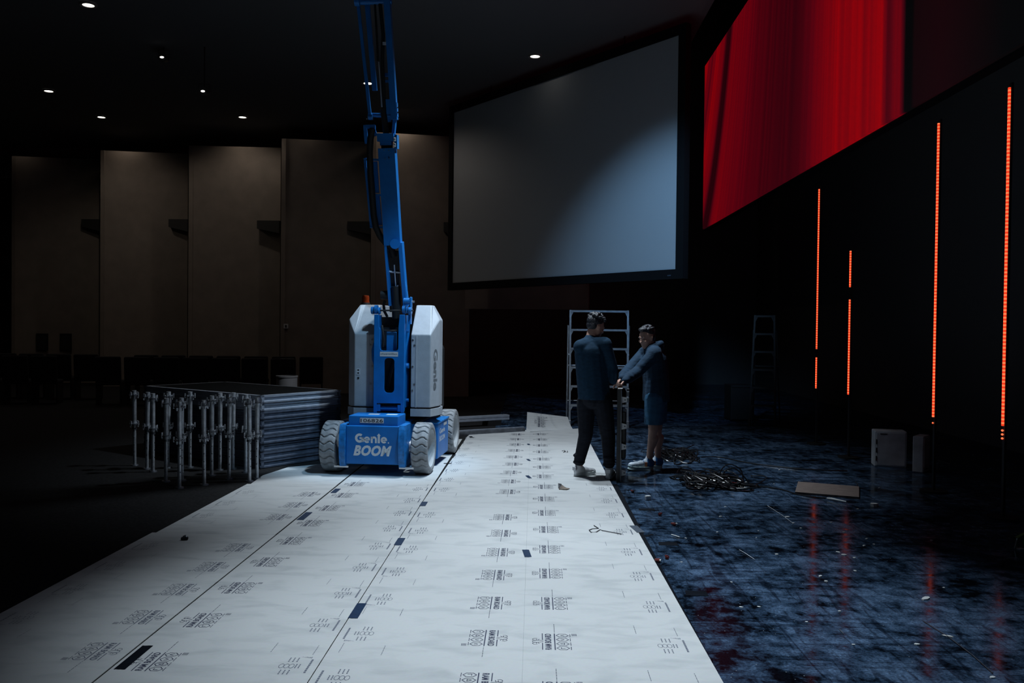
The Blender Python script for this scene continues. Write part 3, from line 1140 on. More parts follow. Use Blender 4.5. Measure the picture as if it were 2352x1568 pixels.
tape(1214, 1021, 0.035, 0.12, 'tape_navy', 'small ragged navy tape on the right seam nearest the far end', 0.1, 1.5)
tape(1463, 1216, 0.065, 0.24, 'tape_grey', 'grey tape piece on the outer edge of the rightmost board', 0.15, 0.3)
tape(1082, 1004, 0.05, 0.14, 'tape_black', 'black tape scrap at the far end of the third board', 0.3, 1.2)

# ------------------------------------------------------------------ blue boom lift
RZ = -math.radians(4.5)
fr = G(991, 1088)
cz_, sz_ = math.cos(RZ), math.sin(RZ)
lx, ly = 0.595, -0.80
LO = Vector((fr.x - (lx * cz_ - ly * sz_), fr.y - (lx * sz_ + ly * cz_), BT))
lift = thing('boom_lift', 'blue electric boom lift with grey covers and a raised arm', 'boom lift', LO, RZ)
LM = wm(lift)


def lp(name, mb, material, parent=None):
    return mb.build(name, material, parent or lift)


def lw(name, mb, material):
    return mb.build(name, material, lift, True)


# chassis
ch = MB()
ch.rbox((0, -0.60, 0.33), (0.60, 0.90, 0.42), 0.02)
ch.rbox((0, 0.62, 0.33), (0.60, 0.80, 0.42), 0.02)
chassis = lp('chassis', ch, 'blue')
fpan = lp('front_panel', MB().rbox((0, -1.06, 0.335), (0.585, 0.03, 0.415), 0.012), 'blue', chassis)
for s in (-1, 1):
    prof = []
    for k in range(9):                    # convex cheek plate in side view (y, z)
        a_ = -0.9 + 1.8 * k / 8
        prof.append((s * 0.292, -1.115 + 0.055 * (1 - math.cos(a_)) * 2.2, 0.325 + 0.225 * math.sin(a_) / math.sin(0.9)))
    prof += [(s * 0.292, -0.80, 0.55), (s * 0.292, -0.80, 0.11)]
    lp('cheek_plate', MB().prism(prof, (s * 0.066, 0, 0)), 'blue_worn', chassis)
lp('battery_box', MB().rbox((0.0, -0.86, 0.59), (0.545, 0.36, 0.11), 0.008), 'blue', chassis)
for s in (-1, 1):
    sb = lp('side_box', MB().rbox((s * 0.40, 0.06, 0.285), (0.33, 0.68, 0.41), 0.015), 'blue', chassis)
    lp('deck_lip', MB().rbox((s * 0.40, 0.06, 0.498), (0.35, 0.72, 0.022), 0.006), 'blue_worn', chassis)
lp('turntable_plate', MB().rbox((0, 0.0, 0.52), (0.80, 1.0, 0.03), 0.01), 'black_paint', chassis)
lp('turntable_bearing', MB().cyl((0.04, 0, 0.53), (0.04, 0, 0.60), 0.34, None, 32), 'black_paint', chassis)
for s in (-1, 1):
    lp('tie_bracket', MB().box((s * 0.36, -0.98, 0.085), (0.16, 0.06, 0.02)), 'steel', chassis)

# lettering on the front
zf = -1.0762
g = MB()
u, v = (1, 0, 0), (0, 0, 1)


def ring_arc(mb, cx, cz, ro, ri, a0, a1, n=22):
    vs__ = []
    for k in range(n + 1):
        a_ = math.radians(a0 + (a1 - a0) * k / n)
        for r_ in (ri, ro):
            vs__.append((cx + r_ * math.cos(a_), zf, cz + r_ * math.sin(a_)))
    mb.add(vs__, [(2 * k, 2 * k + 1, 2 * k + 3, 2 * k + 2) for k in range(n)])


def fbox(mb, x0, x1, z0, z1):
    mb.add([(x0, zf, z0), (x1, zf, z0), (x1, zf, z1), (x0, zf, z1)], [(0, 1, 2, 3)])


# G
ring_arc(g, -0.140, 0.408, 0.050, 0.024, 50, 330)
fbox(g, -0.140, -0.094, 0.398, 0.418)
fbox(g, -0.118, -0.094, 0.366, 0.418)
# e
ring_arc(g, -0.058, 0.391, 0.035, 0.015, 0, 318)
fbox(g, -0.090, -0.024, 0.384, 0.397)
# n
fbox(g, -0.016, 0.006, 0.357, 0.425)
ring_arc(g, 0.020, 0.398, 0.031, 0.010, 0, 165)
fbox(g, 0.030, 0.051, 0.357, 0.398)
# i with an arrow head for its dot
fbox(g, 0.060, 0.084, 0.357, 0.436)
g.add([(0.050, zf, 0.436), (0.094, zf, 0.436), (0.072, zf, 0.462)], [(0, 1, 2)])
# e
ring_arc(g, 0.128, 0.391, 0.035, 0.015, 0, 318)
fbox(g, 0.096, 0.162, 0.384, 0.397)
ring_arc(g, 0.178, 0.363, 0.008, 0.002, 0, 360, 12)
lp('brand_lettering', g, 'white_print', fpan)
g = MB()
add_text(g, 'BOOM', (-0.207, zf, 0.217), u, v, 0.42, 0.115, 0.05, 0.28, 1.08)
lp('boom_lettering', g, 'white_print', fpan)
plate = lp('number_plate', MB().b2(-0.145, 0.115, -1.0445, -1.0405, 0.568, 0.622), 'white_label', chassis)
g = MB()
add_text(g, '106826', (-0.138, -1.0452, 0.576), u, v, 0.246, 0.038, 0.012, 0, 1.05)
lp('number', g, 'ink', plate)
for x0, mt in ((-0.10, 'white_label'), (0.10, 'mint')):
    lp('top_sticker', MB().b2(x0, x0 + 0.12, -0.90, -0.80, 0.6452, 0.6462), mt, chassis)
# side sticker text, faint
g = MB()
for q, (zz, hh) in enumerate(((0.36, 0.06), (0.27, 0.06))):
    add_text(g, ('Genie', 'BOOM')[q], (0.5662, -0.18, zz), (0, 1, 0), (0, 0, 1), 0.34, hh, 0.02)
lp('side_lettering', g, 'white_print', chassis)
lp('side_sticker', MB().b2(0.5655, 0.567, 0.08, 0.28, 0.43, 0.465), 'white_label', chassis)


# wheels
def tyre_mesh():
    mb = MB()
    R, W, NB = 0.28, 0.18, 22
    nth, nw = NB * 24, 16
    vs__, fs_ = [], []
    for i in range(nth):
        th = 2 * math.pi * i / nth
        for j in range(nw + 1):
            x = -W / 2 + W * j / nw
            ph = (th * NB / (2 * math.pi) + 0.20 * math.sin(2 * math.pi * x / W * 1.4)) % 1.0
            dd = min(ph, 1 - ph)
            gr = 1.0 if dd < 0.07 else (0.5 if dd < 0.11 else 0.0)
            edge = max(0.0, abs(x) / (W / 2) - 0.82) / 0.18
            r = R - 0.013 * gr * (1 - edge * 0.6) - 0.018 * edge * edge
            vs__.append((x, r * math.cos(th), r * math.sin(th)))
    m = nw + 1
    for i in range(nth):
        k = (i + 1) % nth
        fs_ += [(i * m + j, k * m + j, k * m + j + 1, i * m + j + 1) for j in range(nw)]
    mb.add(vs__, fs_, True)
    for s in (-1, 1):
        mb.lathe([(R - 0.018, s * W / 2), (R - 0.04, s * (W / 2 + 0.004)), (0.222, s * (W / 2 + 0.002)), (0.215, s * (W / 2 - 0.012))], (0, 0, 0), (1, 0, 0), 48)
    return mb.mesh('tyre', None, 30)


def rim_mesh():
    mb = MB()
    W = 0.18
    mb.lathe([(0.216, W / 2 - 0.004), (0.205, W / 2 - 0.004), (0.195, W / 2 - 0.09), (0.10, W / 2 - 0.10), (0.09, W / 2 - 0.075), (0.03, W / 2 - 0.07), (0.0005, W / 2 - 0.068)], (0, 0, 0), (1, 0, 0), 40)
    mb.lathe([(0.216, -W / 2 + 0.004), (0.2, -W / 2 + 0.03), (0.0005, -W / 2 + 0.05)], (0, 0, 0), (1, 0, 0), 40)
    for k in range(6):
        a_ = k * math.pi / 3
        mb.cyl((W / 2 - 0.08, 0.06 * math.cos(a_), 0.06 * math.sin(a_)), (W / 2 - 0.062, 0.06 * math.cos(a_), 0.06 * math.sin(a_)), 0.010, None, 8)
    return mb.mesh('rim')


TY, RM = tyre_mesh(), rim_mesh()
for sx in (-1, 1):
    for yy in (-0.80, 0.80):
        ty = link('wheel', TY, 'tyre', lift)
        ty.location = (sx * 0.505, yy, 0.28)
        ty.rotation_euler = (0.3 * sx + yy, 0, 0.0)
        rm = link('rim', RM, 'rim', ty)
        if sx < 0:
            rm.rotation_euler = (0, 0, math.pi)
        lp('wheel_motor', MB().cyl((sx * 0.30, yy, 0.28), (sx * 0.43, yy, 0.28), 0.085, 0.07, 20), 'galvanised')


# turret covers
def cover(s, x_in, x_out, dx, dy, y1, material):
    """s=+1 right, -1 left; faceted moulded cover with a chamfer (dx, dy) on its outer front corner"""
    mb = MB()
    y0 = -0.56
    zb_, z1_, zt2 = 0.60, 1.52, 1.86
    xo = x_out
    xc = xo - s * dx
    ya = y0 + dy
    yb = max(ya + 0.03, y1 - 0.25)
    outl = [(x_in, y0), (xc, y0), (xo, ya), (xo, yb), (xc - s * 0.05, y1), (x_in, y1)]
    top = [(x_in, y0 + 0.27), (xc - s * 0.045, y0 + 0.27), (xo - s * 0.10, ya + 0.10), (xo - s * 0.10, yb), (xc - s * 0.09, y1 - 0.10), (x_in, y1 - 0.10)]
    mid = outl
    zmid = [z1_, z1_, z1_ + 0.17, z1_ + 0.17, z1_, z1_]
    vs__ = [(x, y, zb_ + 0.10) for x, y in outl] + [(x, y, zz) for (x, y), zz in zip(mid, zmid)] + [(x, y, zt2) for x, y in top]
    n = 6
    fs_ = [list(range(n))[::-1], [2 * n + i for i in range(n)]]
    for lay in range(2):
        fs_ += [(lay * n + i, lay * n + (i + 1) % n, (lay + 1) * n + (i + 1) % n, (lay + 1) * n + i) for i in range(n)]
    mb.add(vs__, fs_)
    bm = bmesh.new()
    me = bpy.data.meshes.new('t')
    me.from_pydata([tuple(p) for p in mb.v], [], mb.f)
    bm.from_mesh(me)
    bmesh.ops.recalc_face_normals(bm, faces=bm.faces)
    bmesh.ops.bevel(bm, geom=bm.edges[:], offset=0.012, segments=2, affect='EDGES', profile=0.6)
    o = lp('turret_cover', MB().bm(bm, smooth=False), material)
    # skirt below
    sk = MB()
    e = 0.006
    outs = [(x_in, y0 - e), (xc + s * e, y0 - e), (xo + s * e, ya - e), (xo + s * e, yb), (xc - s * 0.05, y1), (x_in, y1)]
    sk.prism([(x, y, zb_) for x, y in outs], (0, 0, 0.085))
    lp('skirt', sk, material, o)
    # joint flange and screws on the front
    lp('flange', MB().b2(min(x_in + s * 0.055, x_in + s * 0.068), max(x_in + s * 0.055, x_in + s * 0.068), y0 - 0.008, y0 + 0.01, zb_ + 0.1, z1_ - 0.01), material, o)
    for q, zz in enumerate((1.46, 1.40, 1.16, 0.96, 0.89)):
        lp('screw', MB().cyl((x_in + s * (0.02 + 0.02 * (q % 2)), y0 - 0.006, zz), (x_in + s * (0.02 + 0.02 * (q % 2)), y0 + 0.005, zz), 0.011, None, 10), 'steel', o)
    return o


cr = cover(1, 0.30, 0.585, 0.060, 0.22, 0.10, 'cover_grey')
cl = cover(-1, -0.125, -0.455, 0.105, 0.13, 0.45, 'cover_grey')
lp('turret_core', MB().b2(-0.118, 0.293, -0.30, 0.50, 0.60, 1.72), 'black_paint')
lp('turret_tail', MB().rbox((0.40, 0.18, 1.0), (0.22, 0.5, 0.8), 0.05), 'black_paint')
# vertical lettering, shadows of its relief painted flat dark grey, on the outer chamfer of the right cover
t_ch = Vector((0.060, 0.22, 0)).normalized()
n_ch = Vector((t_ch.y, -t_ch.x, 0))
g = MB()
add_text(g, 'Genie', Vector((0.525, -0.56, 1.36)) + t_ch * 0.075 + n_ch * 0.0015, (0, 0, -1), t_ch, 0.47, 0.105, 0.03)
lp('embossed_lettering', g, 'emboss_shade', cr)
# notice and keyhole on the left cover
st = lp('notice_sticker', MB().b2(-0.328, -0.285, -0.5635, -0.560, 1.06, 1.13), 'white_label', cl)
g = MB()
for q in range(2):
    ring_arc_z = 1.079 + 0.033 * q
    for k in range(1):
        g.b2(-0.318, -0.295, -0.5645, -0.5637, ring_arc_z - 0.008, ring_arc_z + 0.008)
lp('notice_mark', g, 'ink', st)
lp('keyhole', MB().cyl((-0.306, -0.565, 1.022), (-0.306, -0.55, 1.022), 0.012, None, 12), 'black_paint', cl)
# amber beacon on the left cover
bc = lp('beacon', MB().lathe([(0.0005, 0.09), (0.036, 0.086), (0.043, 0.06), (0.040, 0.03), (0.046, 0.0)], (-0.335, -0.17, 1.885), (0, 0, 1), 20), 'amber')
lp('beacon_base', MB().cyl((-0.335, -0.17, 1.855), (-0.335, -0.17, 1.888), 0.06, 0.05, 20), 'black_metal', bc)

# riser frame with its two openings
MX0, MX1, MY = -0.095, 0.245, -0.66


def curve_plate(outlines, depth):
    cu = bpy.data.curves.new('p', 'CURVE')
    cu.dimensions = '2D'
    cu.fill_mode = 'BOTH'
    cu.extrude = depth / 2
    cu.bevel_depth = 0.004
    cu.bevel_resolution = 1
    for pts in outlines:
        sp = cu.splines.new('POLY')
        sp.points.add(len(pts) - 1)
        for q, p in zip(sp.points, pts):
            q.co = (p[0], p[1], 0, 1)
        sp.use_cyclic_u = True
    o = bpy.data.objects.new('p', cu)
    COL.objects.link(o)
    me = bpy.data.meshes.new_from_object(o.evaluated_get(bpy.context.evaluated_depsgraph_get()))
    res = ([v_.co.copy() for v_ in me.vertices], [list(p.vertices) for p in me.polygons])
    bpy.data.objects.remove(o)
    bpy.data.curves.remove(cu)
    bpy.data.meshes.remove(me)
    return res


def rr(x0, x1, z0, z1, r, n=5, top=True):
    pts = []
    for cx, cz, a0 in ((x1 - r, z0 + r, -90), (x1 - r, z1 - r, 0), (x0 + r, z1 - r, 90), (x0 + r, z0 + r, 180)):
        for k in range(n + 1):
            a_ = math.radians(a0 + 90 * k / n)
            pts.append((cx + r * math.cos(a_), cz + r * math.sin(a_)))
    return pts


out = [(MX0, 0.65), (MX0 + 0.03, 0.65), (MX0 + 0.03, 0.755), (MX1 - 0.03, 0.755), (MX1 - 0.03, 0.65), (MX1, 0.65), (MX1, 1.74), (MX1 - 0.05, 1.74)]
q0, q1, zq = MX0 + 0.062, MX1 - 0.062, 1.335
out += [(q1, 1.60), (q1, zq + 0.03), (q1 - 0.012, zq + 0.008), (q1 - 0.035, zq), (q0 + 0.035, zq), (q0 + 0.012, zq + 0.008), (q0, zq + 0.03), (q0, 1.58), (MX0 + 0.05, 1.60), (MX0 + 0.045, 1.74), (MX0, 1.74)]
slot = rr(0.018, 0.140, 0.865, 1.262, 0.045)
vs__, fs_ = curve_plate([out, slot], 0.012)
riser = lp('riser_frame', MB().add([(p.x, MY + p.z, p.y) for p in vs__], fs_), 'blue')
for x in (MX0 + 0.006, MX1 - 0.006):
    lp('side_plate', MB().box((x, MY + 0.14, 1.22), (0.012, 0.27, 1.04)), 'blue', riser)
lp('back_plate', MB().box((0.075, MY + 0.28, 1.15), (0.33, 0.012, 0.9)), 'black_paint', riser)
lp('pivot_tube', MB().cyl((MX0, MY + 0.04, 0.69), (MX1, MY + 0.04, 0.69), 0.028, None, 18), 'blue', riser)
for x in (MX0 + 0.05, MX1 - 0.05):
    lp('pivot_clamp', MB().rbox((x, MY + 0.03, 0.695), (0.045, 0.07, 0.08), 0.008), 'blue', riser)
lp('lower_mount', MB().rbox((0.075, MY + 0.16, 0.66), (0.30, 0.22, 0.16), 0.01), 'black_paint', riser)
lp('inner_link', MB().rbox((0.079, MY + 0.09, 1.44), (0.115, 0.03, 0.22), 0.008), 'blue', riser)
lp('inner_bracket', MB().tube([(-0.005, MY + 0.06, 1.40), (-0.005, MY + 0.06, 1.565), (0.165, MY + 0.06, 1.565), (0.165, MY + 0.06, 1.40)], 0.012, 8), 'black_paint', riser)
lp('hose', MB().tube([(-0.02, MY + 0.04, 1.62), (-0.005, MY + 0.02, 1.55), (0.0, MY + 0.05, 1.46), (-0.012, MY + 0.06, 1.38)], 0.013, 8), 'rubber', riser)
lp('hose', MB().tube([(0.02, MY + 0.20, 0.9), (0.06, MY + 0.14, 1.05), (0.11, MY + 0.10, 1.2), (0.10, MY + 0.18, 1.35)], 0.02, 8), 'rubber', riser)
sk_ = lp('hire_sticker', MB().b2(-0.028, 0.178, MY - 0.0125, MY - 0.0105, 1.275, 1.328), 'white_label', riser)
g = MB()
add_text(g, 'EquipmentShare', (0.000, MY - 0.0132, 1.291), u, v, 0.168, 0.022, 0.012)
rg = []
for k in range(6):
    rg.append((-0.014 + 0.009 * math.cos(k * math.pi / 3), MY - 0.0132, 1.301 + 0.009 * math.sin(k * math.pi / 3)))
for k in range(6):
    a_, b_ = Vector(rg[k]), Vector(rg[(k + 1) % 6])
    cc = Vector((-0.014, MY - 0.0132, 1.301))
    g.add([a_, b_, cc + (b_ - cc) * 0.6, cc + (a_ - cc) * 0.6], [(0, 1, 2, 3)])
lp('sticker_lettering', g, 'ink', sk_)
# pivot heads at the top of the riser
for x0, x1_, zz, rr_ in ((-0.145, -0.115, 1.79, 0.042), (-0.105, -0.075, 1.80, 0.05), (-0.065, -0.045, 1.785, 0.04), (0.215, 0.245, 1.80, 0.05), (0.255, 0.275, 1.80, 0.042), (0.285, 0.315, 1.79, 0.045)):
    lp('pivot_head', MB().cyl((x0, MY + 0.05, zz), (x1_, MY + 0.05, zz), rr_, None, 18), 'blue_worn', riser)
lp('pivot_pin', MB().cyl((-0.15, MY + 0.05, 1.79), (0.33, MY + 0.05, 1.79), 0.010, None, 10), 'black_metal', riser)
lp('upper_clevis', MB().cyl((0.225, MY + 0.06, 1.895), (0.30, MY + 0.06, 1.895), 0.038, None, 16), 'blue_worn', riser)
lp('clevis_ear', MB().rbox((0.305, MY + 0.06, 1.885), (0.022, 0.07, 0.12), 0.01), 'blue_worn', riser)
lp('clevis_pin', MB().cyl((0.31, MY + 0.06, 1.89), (0.345, MY + 0.06, 1.89), 0.012, None, 10), 'steel', riser)
lp('clevis_link', MB().box((0.285, MY + 0.10, 1.72), (0.03, 0.05, 0.16)), 'blue', riser)
for zz in (1.56, 1.17, 0.78):
    lp('frame_pin', MB().cyl((MX1, MY + 0.12, zz), (MX1 + 0.03, MY + 0.12, zz), 0.03 if zz == 1.17 else 0.018, None, 14), 'blue_worn', riser)
lp('left_hose', MB().tube([(MX0 - 0.02, MY + 0.08, 1.42), (MX0 - 0.035, MY + 0.06, 1.34), (MX0 - 0.03, MY + 0.06, 1.24), (MX0 - 0.012, MY + 0.08, 1.17)], 0.014, 8), 'blue', riser)

# ---- the raised arm, along its real lean towards the camera
YA = LO.y - 0.42


def yd(py):                       # depth of the arm at image height py
    return YA - 0.55 * (700 - py) / 700


def q(px, py, dy=0.0):
    return PY(px, py, yd(py) + dy)


PXM = lambda py: yd(py) / F        # metres per pixel there
hx = (CR.x, CR.y, 0)
lw('main_boom', MB().beam(q(903.5, 562), q(889.8, 341), 37.5 * PXM(450), 0.20, hx), 'blue')
mboss = MB().cyl(q(907, 560, -0.125), q(907, 560, 0.10), 0.056, None, 24)
lw('boom_boss', mboss, 'blue')
lw('boom_cap', MB().beam(q(888, 334), q(887.5, 325), 26 * PXM(330), 0.15, hx).beam(q(887.5, 325), q(886.8, 307), 38 * PXM(320), 0.17, hx), 'blue')
lw('boom_neck', MB().beam(q(889.5, 341, 0.02), q(888, 322, 0.02), 24 * PXM(330), 0.12, hx), 'black_paint')
lw('cap_plate', MB().beam(q(911.5, 342), q(911.0, 310), 6 * PXM(330), 0.16, hx), 'blue_worn')
for px, py in ((882, 345), (893, 345.5), (884.5, 364), (893.5, 364)):
    lw('bolt', MB().cyl(q(px, py, -0.11), q(px, py, -0.095), 0.006, None, 8), 'steel')
for py in (320, 333):
    lw('cap_roller', MB().cyl(q(905, py, -0.09), q(909, py, -0.09), 0.02, None, 12), 'galvanised')
# lower arm plates with the lift cylinder between
lw('arm_plate', MB().beam(q(932.5, 702), q(921, 556), 8.5 * PXM(600), 0.19, hx), 'blue')
lw('arm_plate', MB().beam(q(898, 700), q(887.5, 558), 5.5 * PXM(600), 0.19, hx), 'blue')
lw('arm_gusset', MB().beam(q(936.5, 702), q(930.5, 648), 4.5 * PXM(670), 0.12, hx), 'blue_worn')
lw('arm_shroud', MB().beam(q(908, 715, 0.06), q(904, 575, 0.06), 24 * PXM(640), 0.09, hx), 'black_paint')
lw('cylinder_barrel', MB().cyl(q(911, 730, -0.02), q(909, 657, -0.02), 0.052, None, 18), 'black_paint')
lw('cylinder_rod', MB().cyl(q(909.5, 660, -0.03), q(905.8, 608, -0.03), 0.0085, None, 12), 'chrome')
lw('cross_pin', MB().cyl(q(893, 623.5, 0), q(921, 626, 0), 0.012, None, 10), 'galvanised')
lw('hose_elbow', MB().tube([q(907, 661, -0.05), q(911, 660, -0.055), q(915, 655, -0.05)], 0.010, 8), 'steel')
lw('hose_drum', MB().cyl(q(875, 677, -0.02), q(898, 677, -0.02), 0.05, None, 20), 'rubber')
lw('hose', MB().tube([q(884, 690), q(881, 700), q(883, 715), q(890, 728)], 0.016, 8), 'rubber')
# black hose bundle with its blue guards on the left of the boom
path = [(856, 296), (851, 318), (849, 350), (851, 400), (855, 450), (858.5, 495), (863, 522), (873, 542), (886, 558), (899, 570), (905, 590)]
lw('hose_bundle', MB().tube([q(a_, b_, -0.03) for a_, b_ in path], 0.036, 12), 'rubber')
lw('guard_strip', MB().beam(q(853.5, 522, 0.03), q(838.8, 363, 0.03), 5.5 * PXM(440), 0.06, hx), 'blue')
lw('guard_plate', MB().beam(q(872.8, 517, 0.03), q(866.5, 449, 0.03), 10.5 * PXM(440), 0.02, hx), 'blue')
lw('guard_plate', MB().beam(q(866, 443, 0.03), q(861.5, 371, 0.03), 10.5 * PXM(440), 0.02, hx), 'blue')
for a_, b_, py in ((838, 871, 366), (845, 876, 447), (850, 882, 521)):
    lw('guard_bracket', MB().beam(q(a_, py, 0.01), q(b_, py + 1, 0.01), 0.020, 0.03, (0, 0, 1)), 'blue_worn')
lw('hose_frame', MB().beam(q(842, 330, -0.02), q(838.5, 289, -0.02), 7 * PXM(300), 0.05, hx).beam(q(835.5, 291.5, -0.02), q(862, 290.5, -0.02), 7 * PXM(290), 0.05, (0, 0, 1)).beam(q(858, 293, -0.02), q(864, 312, -0.02), 6 * PXM(300), 0.04, hx), 'blue')
# upper linkage running out of the top of the frame
lw('upper_link', MB().beam(q(850.8, 272), q(808, -130), 6.6 * PXM(100), 0.05, hx), 'blue')
lw('link_foot', MB().cyl(q(846, 268), q(856, 268), 0.035, None, 14), 'blue')
lw('inner_link', MB().beam(q(861, 208, 0.13), q(832, -130, 0.13), 11 * PXM(100), 0.06, hx), 'blue')
lw('upper_arm', MB().beam(q(906.5, 275), q(881.5, -130), 14 * PXM(100), 0.13, hx), 'blue')
lw('arm_neck', MB().beam(q(904, 308, 0.02), q(907, 272, 0.02), 6.5 * PXM(290), 0.10, hx), 'blue')
lw('arm_lug', MB().beam(q(893.5, 262, -0.03), q(891.5, 228, -0.03), 11 * PXM(250), 0.03, hx), 'blue')
lw('arm_lug', MB().beam(q(894, 280, 0.02), q(893.5, 265, 0.02), 9 * PXM(270), 0.04, hx), 'blue')
lw('side_bracket', MB().beam(q(911, 268, 0.0), q(909.5, 236, 0.0), 6 * PXM(250), 0.10, hx), 'blue_worn')
for px, py in ((914, 247), (914, 258), (915.5, 273), (843, 273)):
    lw('bolt', MB().cyl(q(px, py, -0.06), q(px, py, -0.03), 0.009, None, 8), 'steel')
lw('cross_tube', MB().cyl(q(853, 264, 0.02), q(900, 266, 0.02), 0.024, None, 14), 'blue')
lw('cross_plate', MB().beam(q(877, 172, 0.05), q(893, 172, 0.05), 7 * PXM(180), 0.03, (0, 0, 1)).beam(q(878, 186, 0.03), q(893, 187, 0.03), 5 * PXM(180), 0.03, (0, 0, 1)), 'blue')
lw('head_tube', MB().cyl(q(816, 4), q(900, 2), 0.034, None, 14), 'blue')
lw('head_pin', MB().cyl(q(815, 3, -0.05), q(826, 3, -0.05), 0.05, None, 16), 'blue')
lw('upper_cylinder_barrel', MB().cyl(q(887.5, 312), q(880, 250), 0.034, None, 16), 'black_paint')
lw('upper_cylinder_rod', MB().cyl(q(877.3, 246, -0.03), q(869.8, 142, -0.03), 0.0075, None, 10), 'chrome')
lw('upper_hose', MB().tube([q(868.5, 140), q(866, 90), q(863, 40), q(858, -40), q(853, -130)], 0.012, 8), 'rubber')
lw('upper_hose', MB().tube([q(882, 250), q(881, 200), q(878, 140), q(880, 80), q(872, 0), q(868, -130)], 0.020, 8), 'rubber')
lw('hose_clip', MB().beam(q(879, 100, -0.04), q(887, 100, -0.04), 0.03, 0.02, (0, 0, 1)), 'galvanised')
lw('boom_head', MB().beam(q(806, -128), q(884, -132), 0.10, 0.16, (0, 0, 1)), 'blue')

# ------------------------------------------------------------------ stage decks stacked behind the posts
CORN = Vector((G(598, 1076).x, G(598, 1076).y, 0))
DA = math.radians(90 - 34)                       # direction of the short side, seen from above
ex = Vector((math.cos(DA), math.sin(DA), 0))
nD = 9
DH = 0.092
labs = ['bottom aluminium stage deck of the stack behind the metal posts'] + ['aluminium stage deck, %s from the bottom of the stack' % w_ for w_ in
        ('second', 'third', 'fourth', 'fifth', 'sixth', 'seventh', 'eighth')] + ['topmost bright aluminium stage deck of the stack beside the lift']
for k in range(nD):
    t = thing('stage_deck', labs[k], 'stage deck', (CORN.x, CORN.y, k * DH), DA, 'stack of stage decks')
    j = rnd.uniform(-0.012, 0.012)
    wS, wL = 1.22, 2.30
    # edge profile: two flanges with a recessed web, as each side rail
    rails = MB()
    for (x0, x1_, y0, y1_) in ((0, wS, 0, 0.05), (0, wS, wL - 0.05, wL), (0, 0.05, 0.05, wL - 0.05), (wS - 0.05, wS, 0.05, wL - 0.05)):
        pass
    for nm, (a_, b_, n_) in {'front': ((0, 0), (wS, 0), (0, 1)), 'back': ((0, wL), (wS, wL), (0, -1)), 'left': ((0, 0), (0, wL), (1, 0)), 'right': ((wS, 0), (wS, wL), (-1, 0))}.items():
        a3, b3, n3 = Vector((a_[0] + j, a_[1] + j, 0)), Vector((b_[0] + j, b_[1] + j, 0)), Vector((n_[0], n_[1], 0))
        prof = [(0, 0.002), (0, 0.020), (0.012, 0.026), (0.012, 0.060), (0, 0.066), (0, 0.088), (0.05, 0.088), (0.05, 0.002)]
        MB().prism([a3 + n3 * p_[0] + Vector((0, 0, p_[1])) for p_ in prof], b3 - a3).build('edge_rail', ('aluminium' if k >= nD - 2 else 'deck_alu_shaded') if nm in ('front', 'left') else 'alu_dark', t)  # top two decks in lit aluminium, lower rails in a shaded copy
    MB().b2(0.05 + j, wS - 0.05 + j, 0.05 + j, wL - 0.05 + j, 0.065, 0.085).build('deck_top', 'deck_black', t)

# ------------------------------------------------------------------ metal posts standing in front of the decks
def post_proto():
    t = thing('support_post', 'x', 'post', (0, 0, 0), 0, 'upright metal deck posts')
    MB().cyl((0, 0, 0.42), (0, 0, 0.86), 0.024, None, 14).build('sleeve', 'galvanised', t)
    MB().cyl((0, 0, 0.012), (0, 0, 0.44), 0.0185, None, 14).build('inner_tube', 'galvanised', t)
    MB().cyl((0, 0, 0), (0, 0, 0.014), 0.045, 0.04, 16).build('foot', 'alu_dark', t)
    hs = MB()
    for zz in (0.16, 0.24, 0.32, 0.40):
        hs.cyl((0, -0.0192, zz), (0, -0.0180, zz), 0.006, None, 8)
    hs.build('pin_holes', 'ink', t)
    for zz in (0.80, 0.47):
        cl_ = MB()
        cl_.cyl((0, 0, zz - 0.02), (0, 0, zz + 0.02), 0.032, None, 14)
        c_ = cl_.build('clamp', 'galvanised', t)
        for k in range(8):
            a_ = 0.4 + k * Q / 2
            rot = Matrix.Rotation(a_, 3, 'Z')
            rad, up_ = (0.052, 0.016) if k % 2 else (0.040, -0.004)
            MB().box(rot @ Vector((rad, 0, zz + up_)), (0.013, 0.010, 0.052), rot).build('clamp_jaw', 'galvanised', c_)
        MB().cyl((0, 0, zz + 0.0), (0, 0, zz + 0.010), 0.055, None, 14).build('clamp_ring', 'alu_dark', c_)
    MB().lathe([(0.0185, 0.44), (0.027, 0.44), (0.027, 0.415), (0.0185, 0.415)], (0, 0, 0), (0, 0, 1), 14).build('collar', 'alu_dark', t)
    return t


POSTS = [(310, 892, 'leftmost dim metal post, furthest from the lift'), (338, 896, 'dim metal post, second from the left end'), (352, 899, 'dim metal post, third from the left end'),
         (382, 910, 'metal post standing just left of the two brightest front posts'), (386, 895, 'dim metal post far back on the left of the cluster'),
         (419, 909, 'bright metal post just behind the front one'), (413, 917, 'metal post nearest the camera in the cluster'),
         (437, 895, 'dim metal post right behind the two front posts'), (470, 914, 'bright metal post in the middle of the front row'), (487, 904, 'metal post right behind the middle front one'),
         (506, 898, 'slim metal post at the back of the cluster, right of middle'), (527, 908, 'bright metal post, third from the right in the front row'),
         (536, 897, 'metal post at the back, third from the right end'), (565, 901, 'dim metal post at the back, second from the right'), (574, 911, 'bright metal post, second from the right in front'),
         (591, 908, 'rightmost bright metal post at the corner of the decks')]
proto = post_proto()
for k, (px, py, lab) in enumerate(POSTS):
    d_ = ray(px, py + 3)
    p = CP + d_ * ((0.86 - CH) / d_.z)
    o = proto if k == 0 else dup(proto, (p.x, p.y, 0))
    o.location = (p.x, p.y, -0.006)
    o.rotation_euler = (rnd.uniform(-0.012, 0.012), rnd.uniform(-0.012, 0.012), rnd.uniform(0, 1.5))
    o['label'] = lab

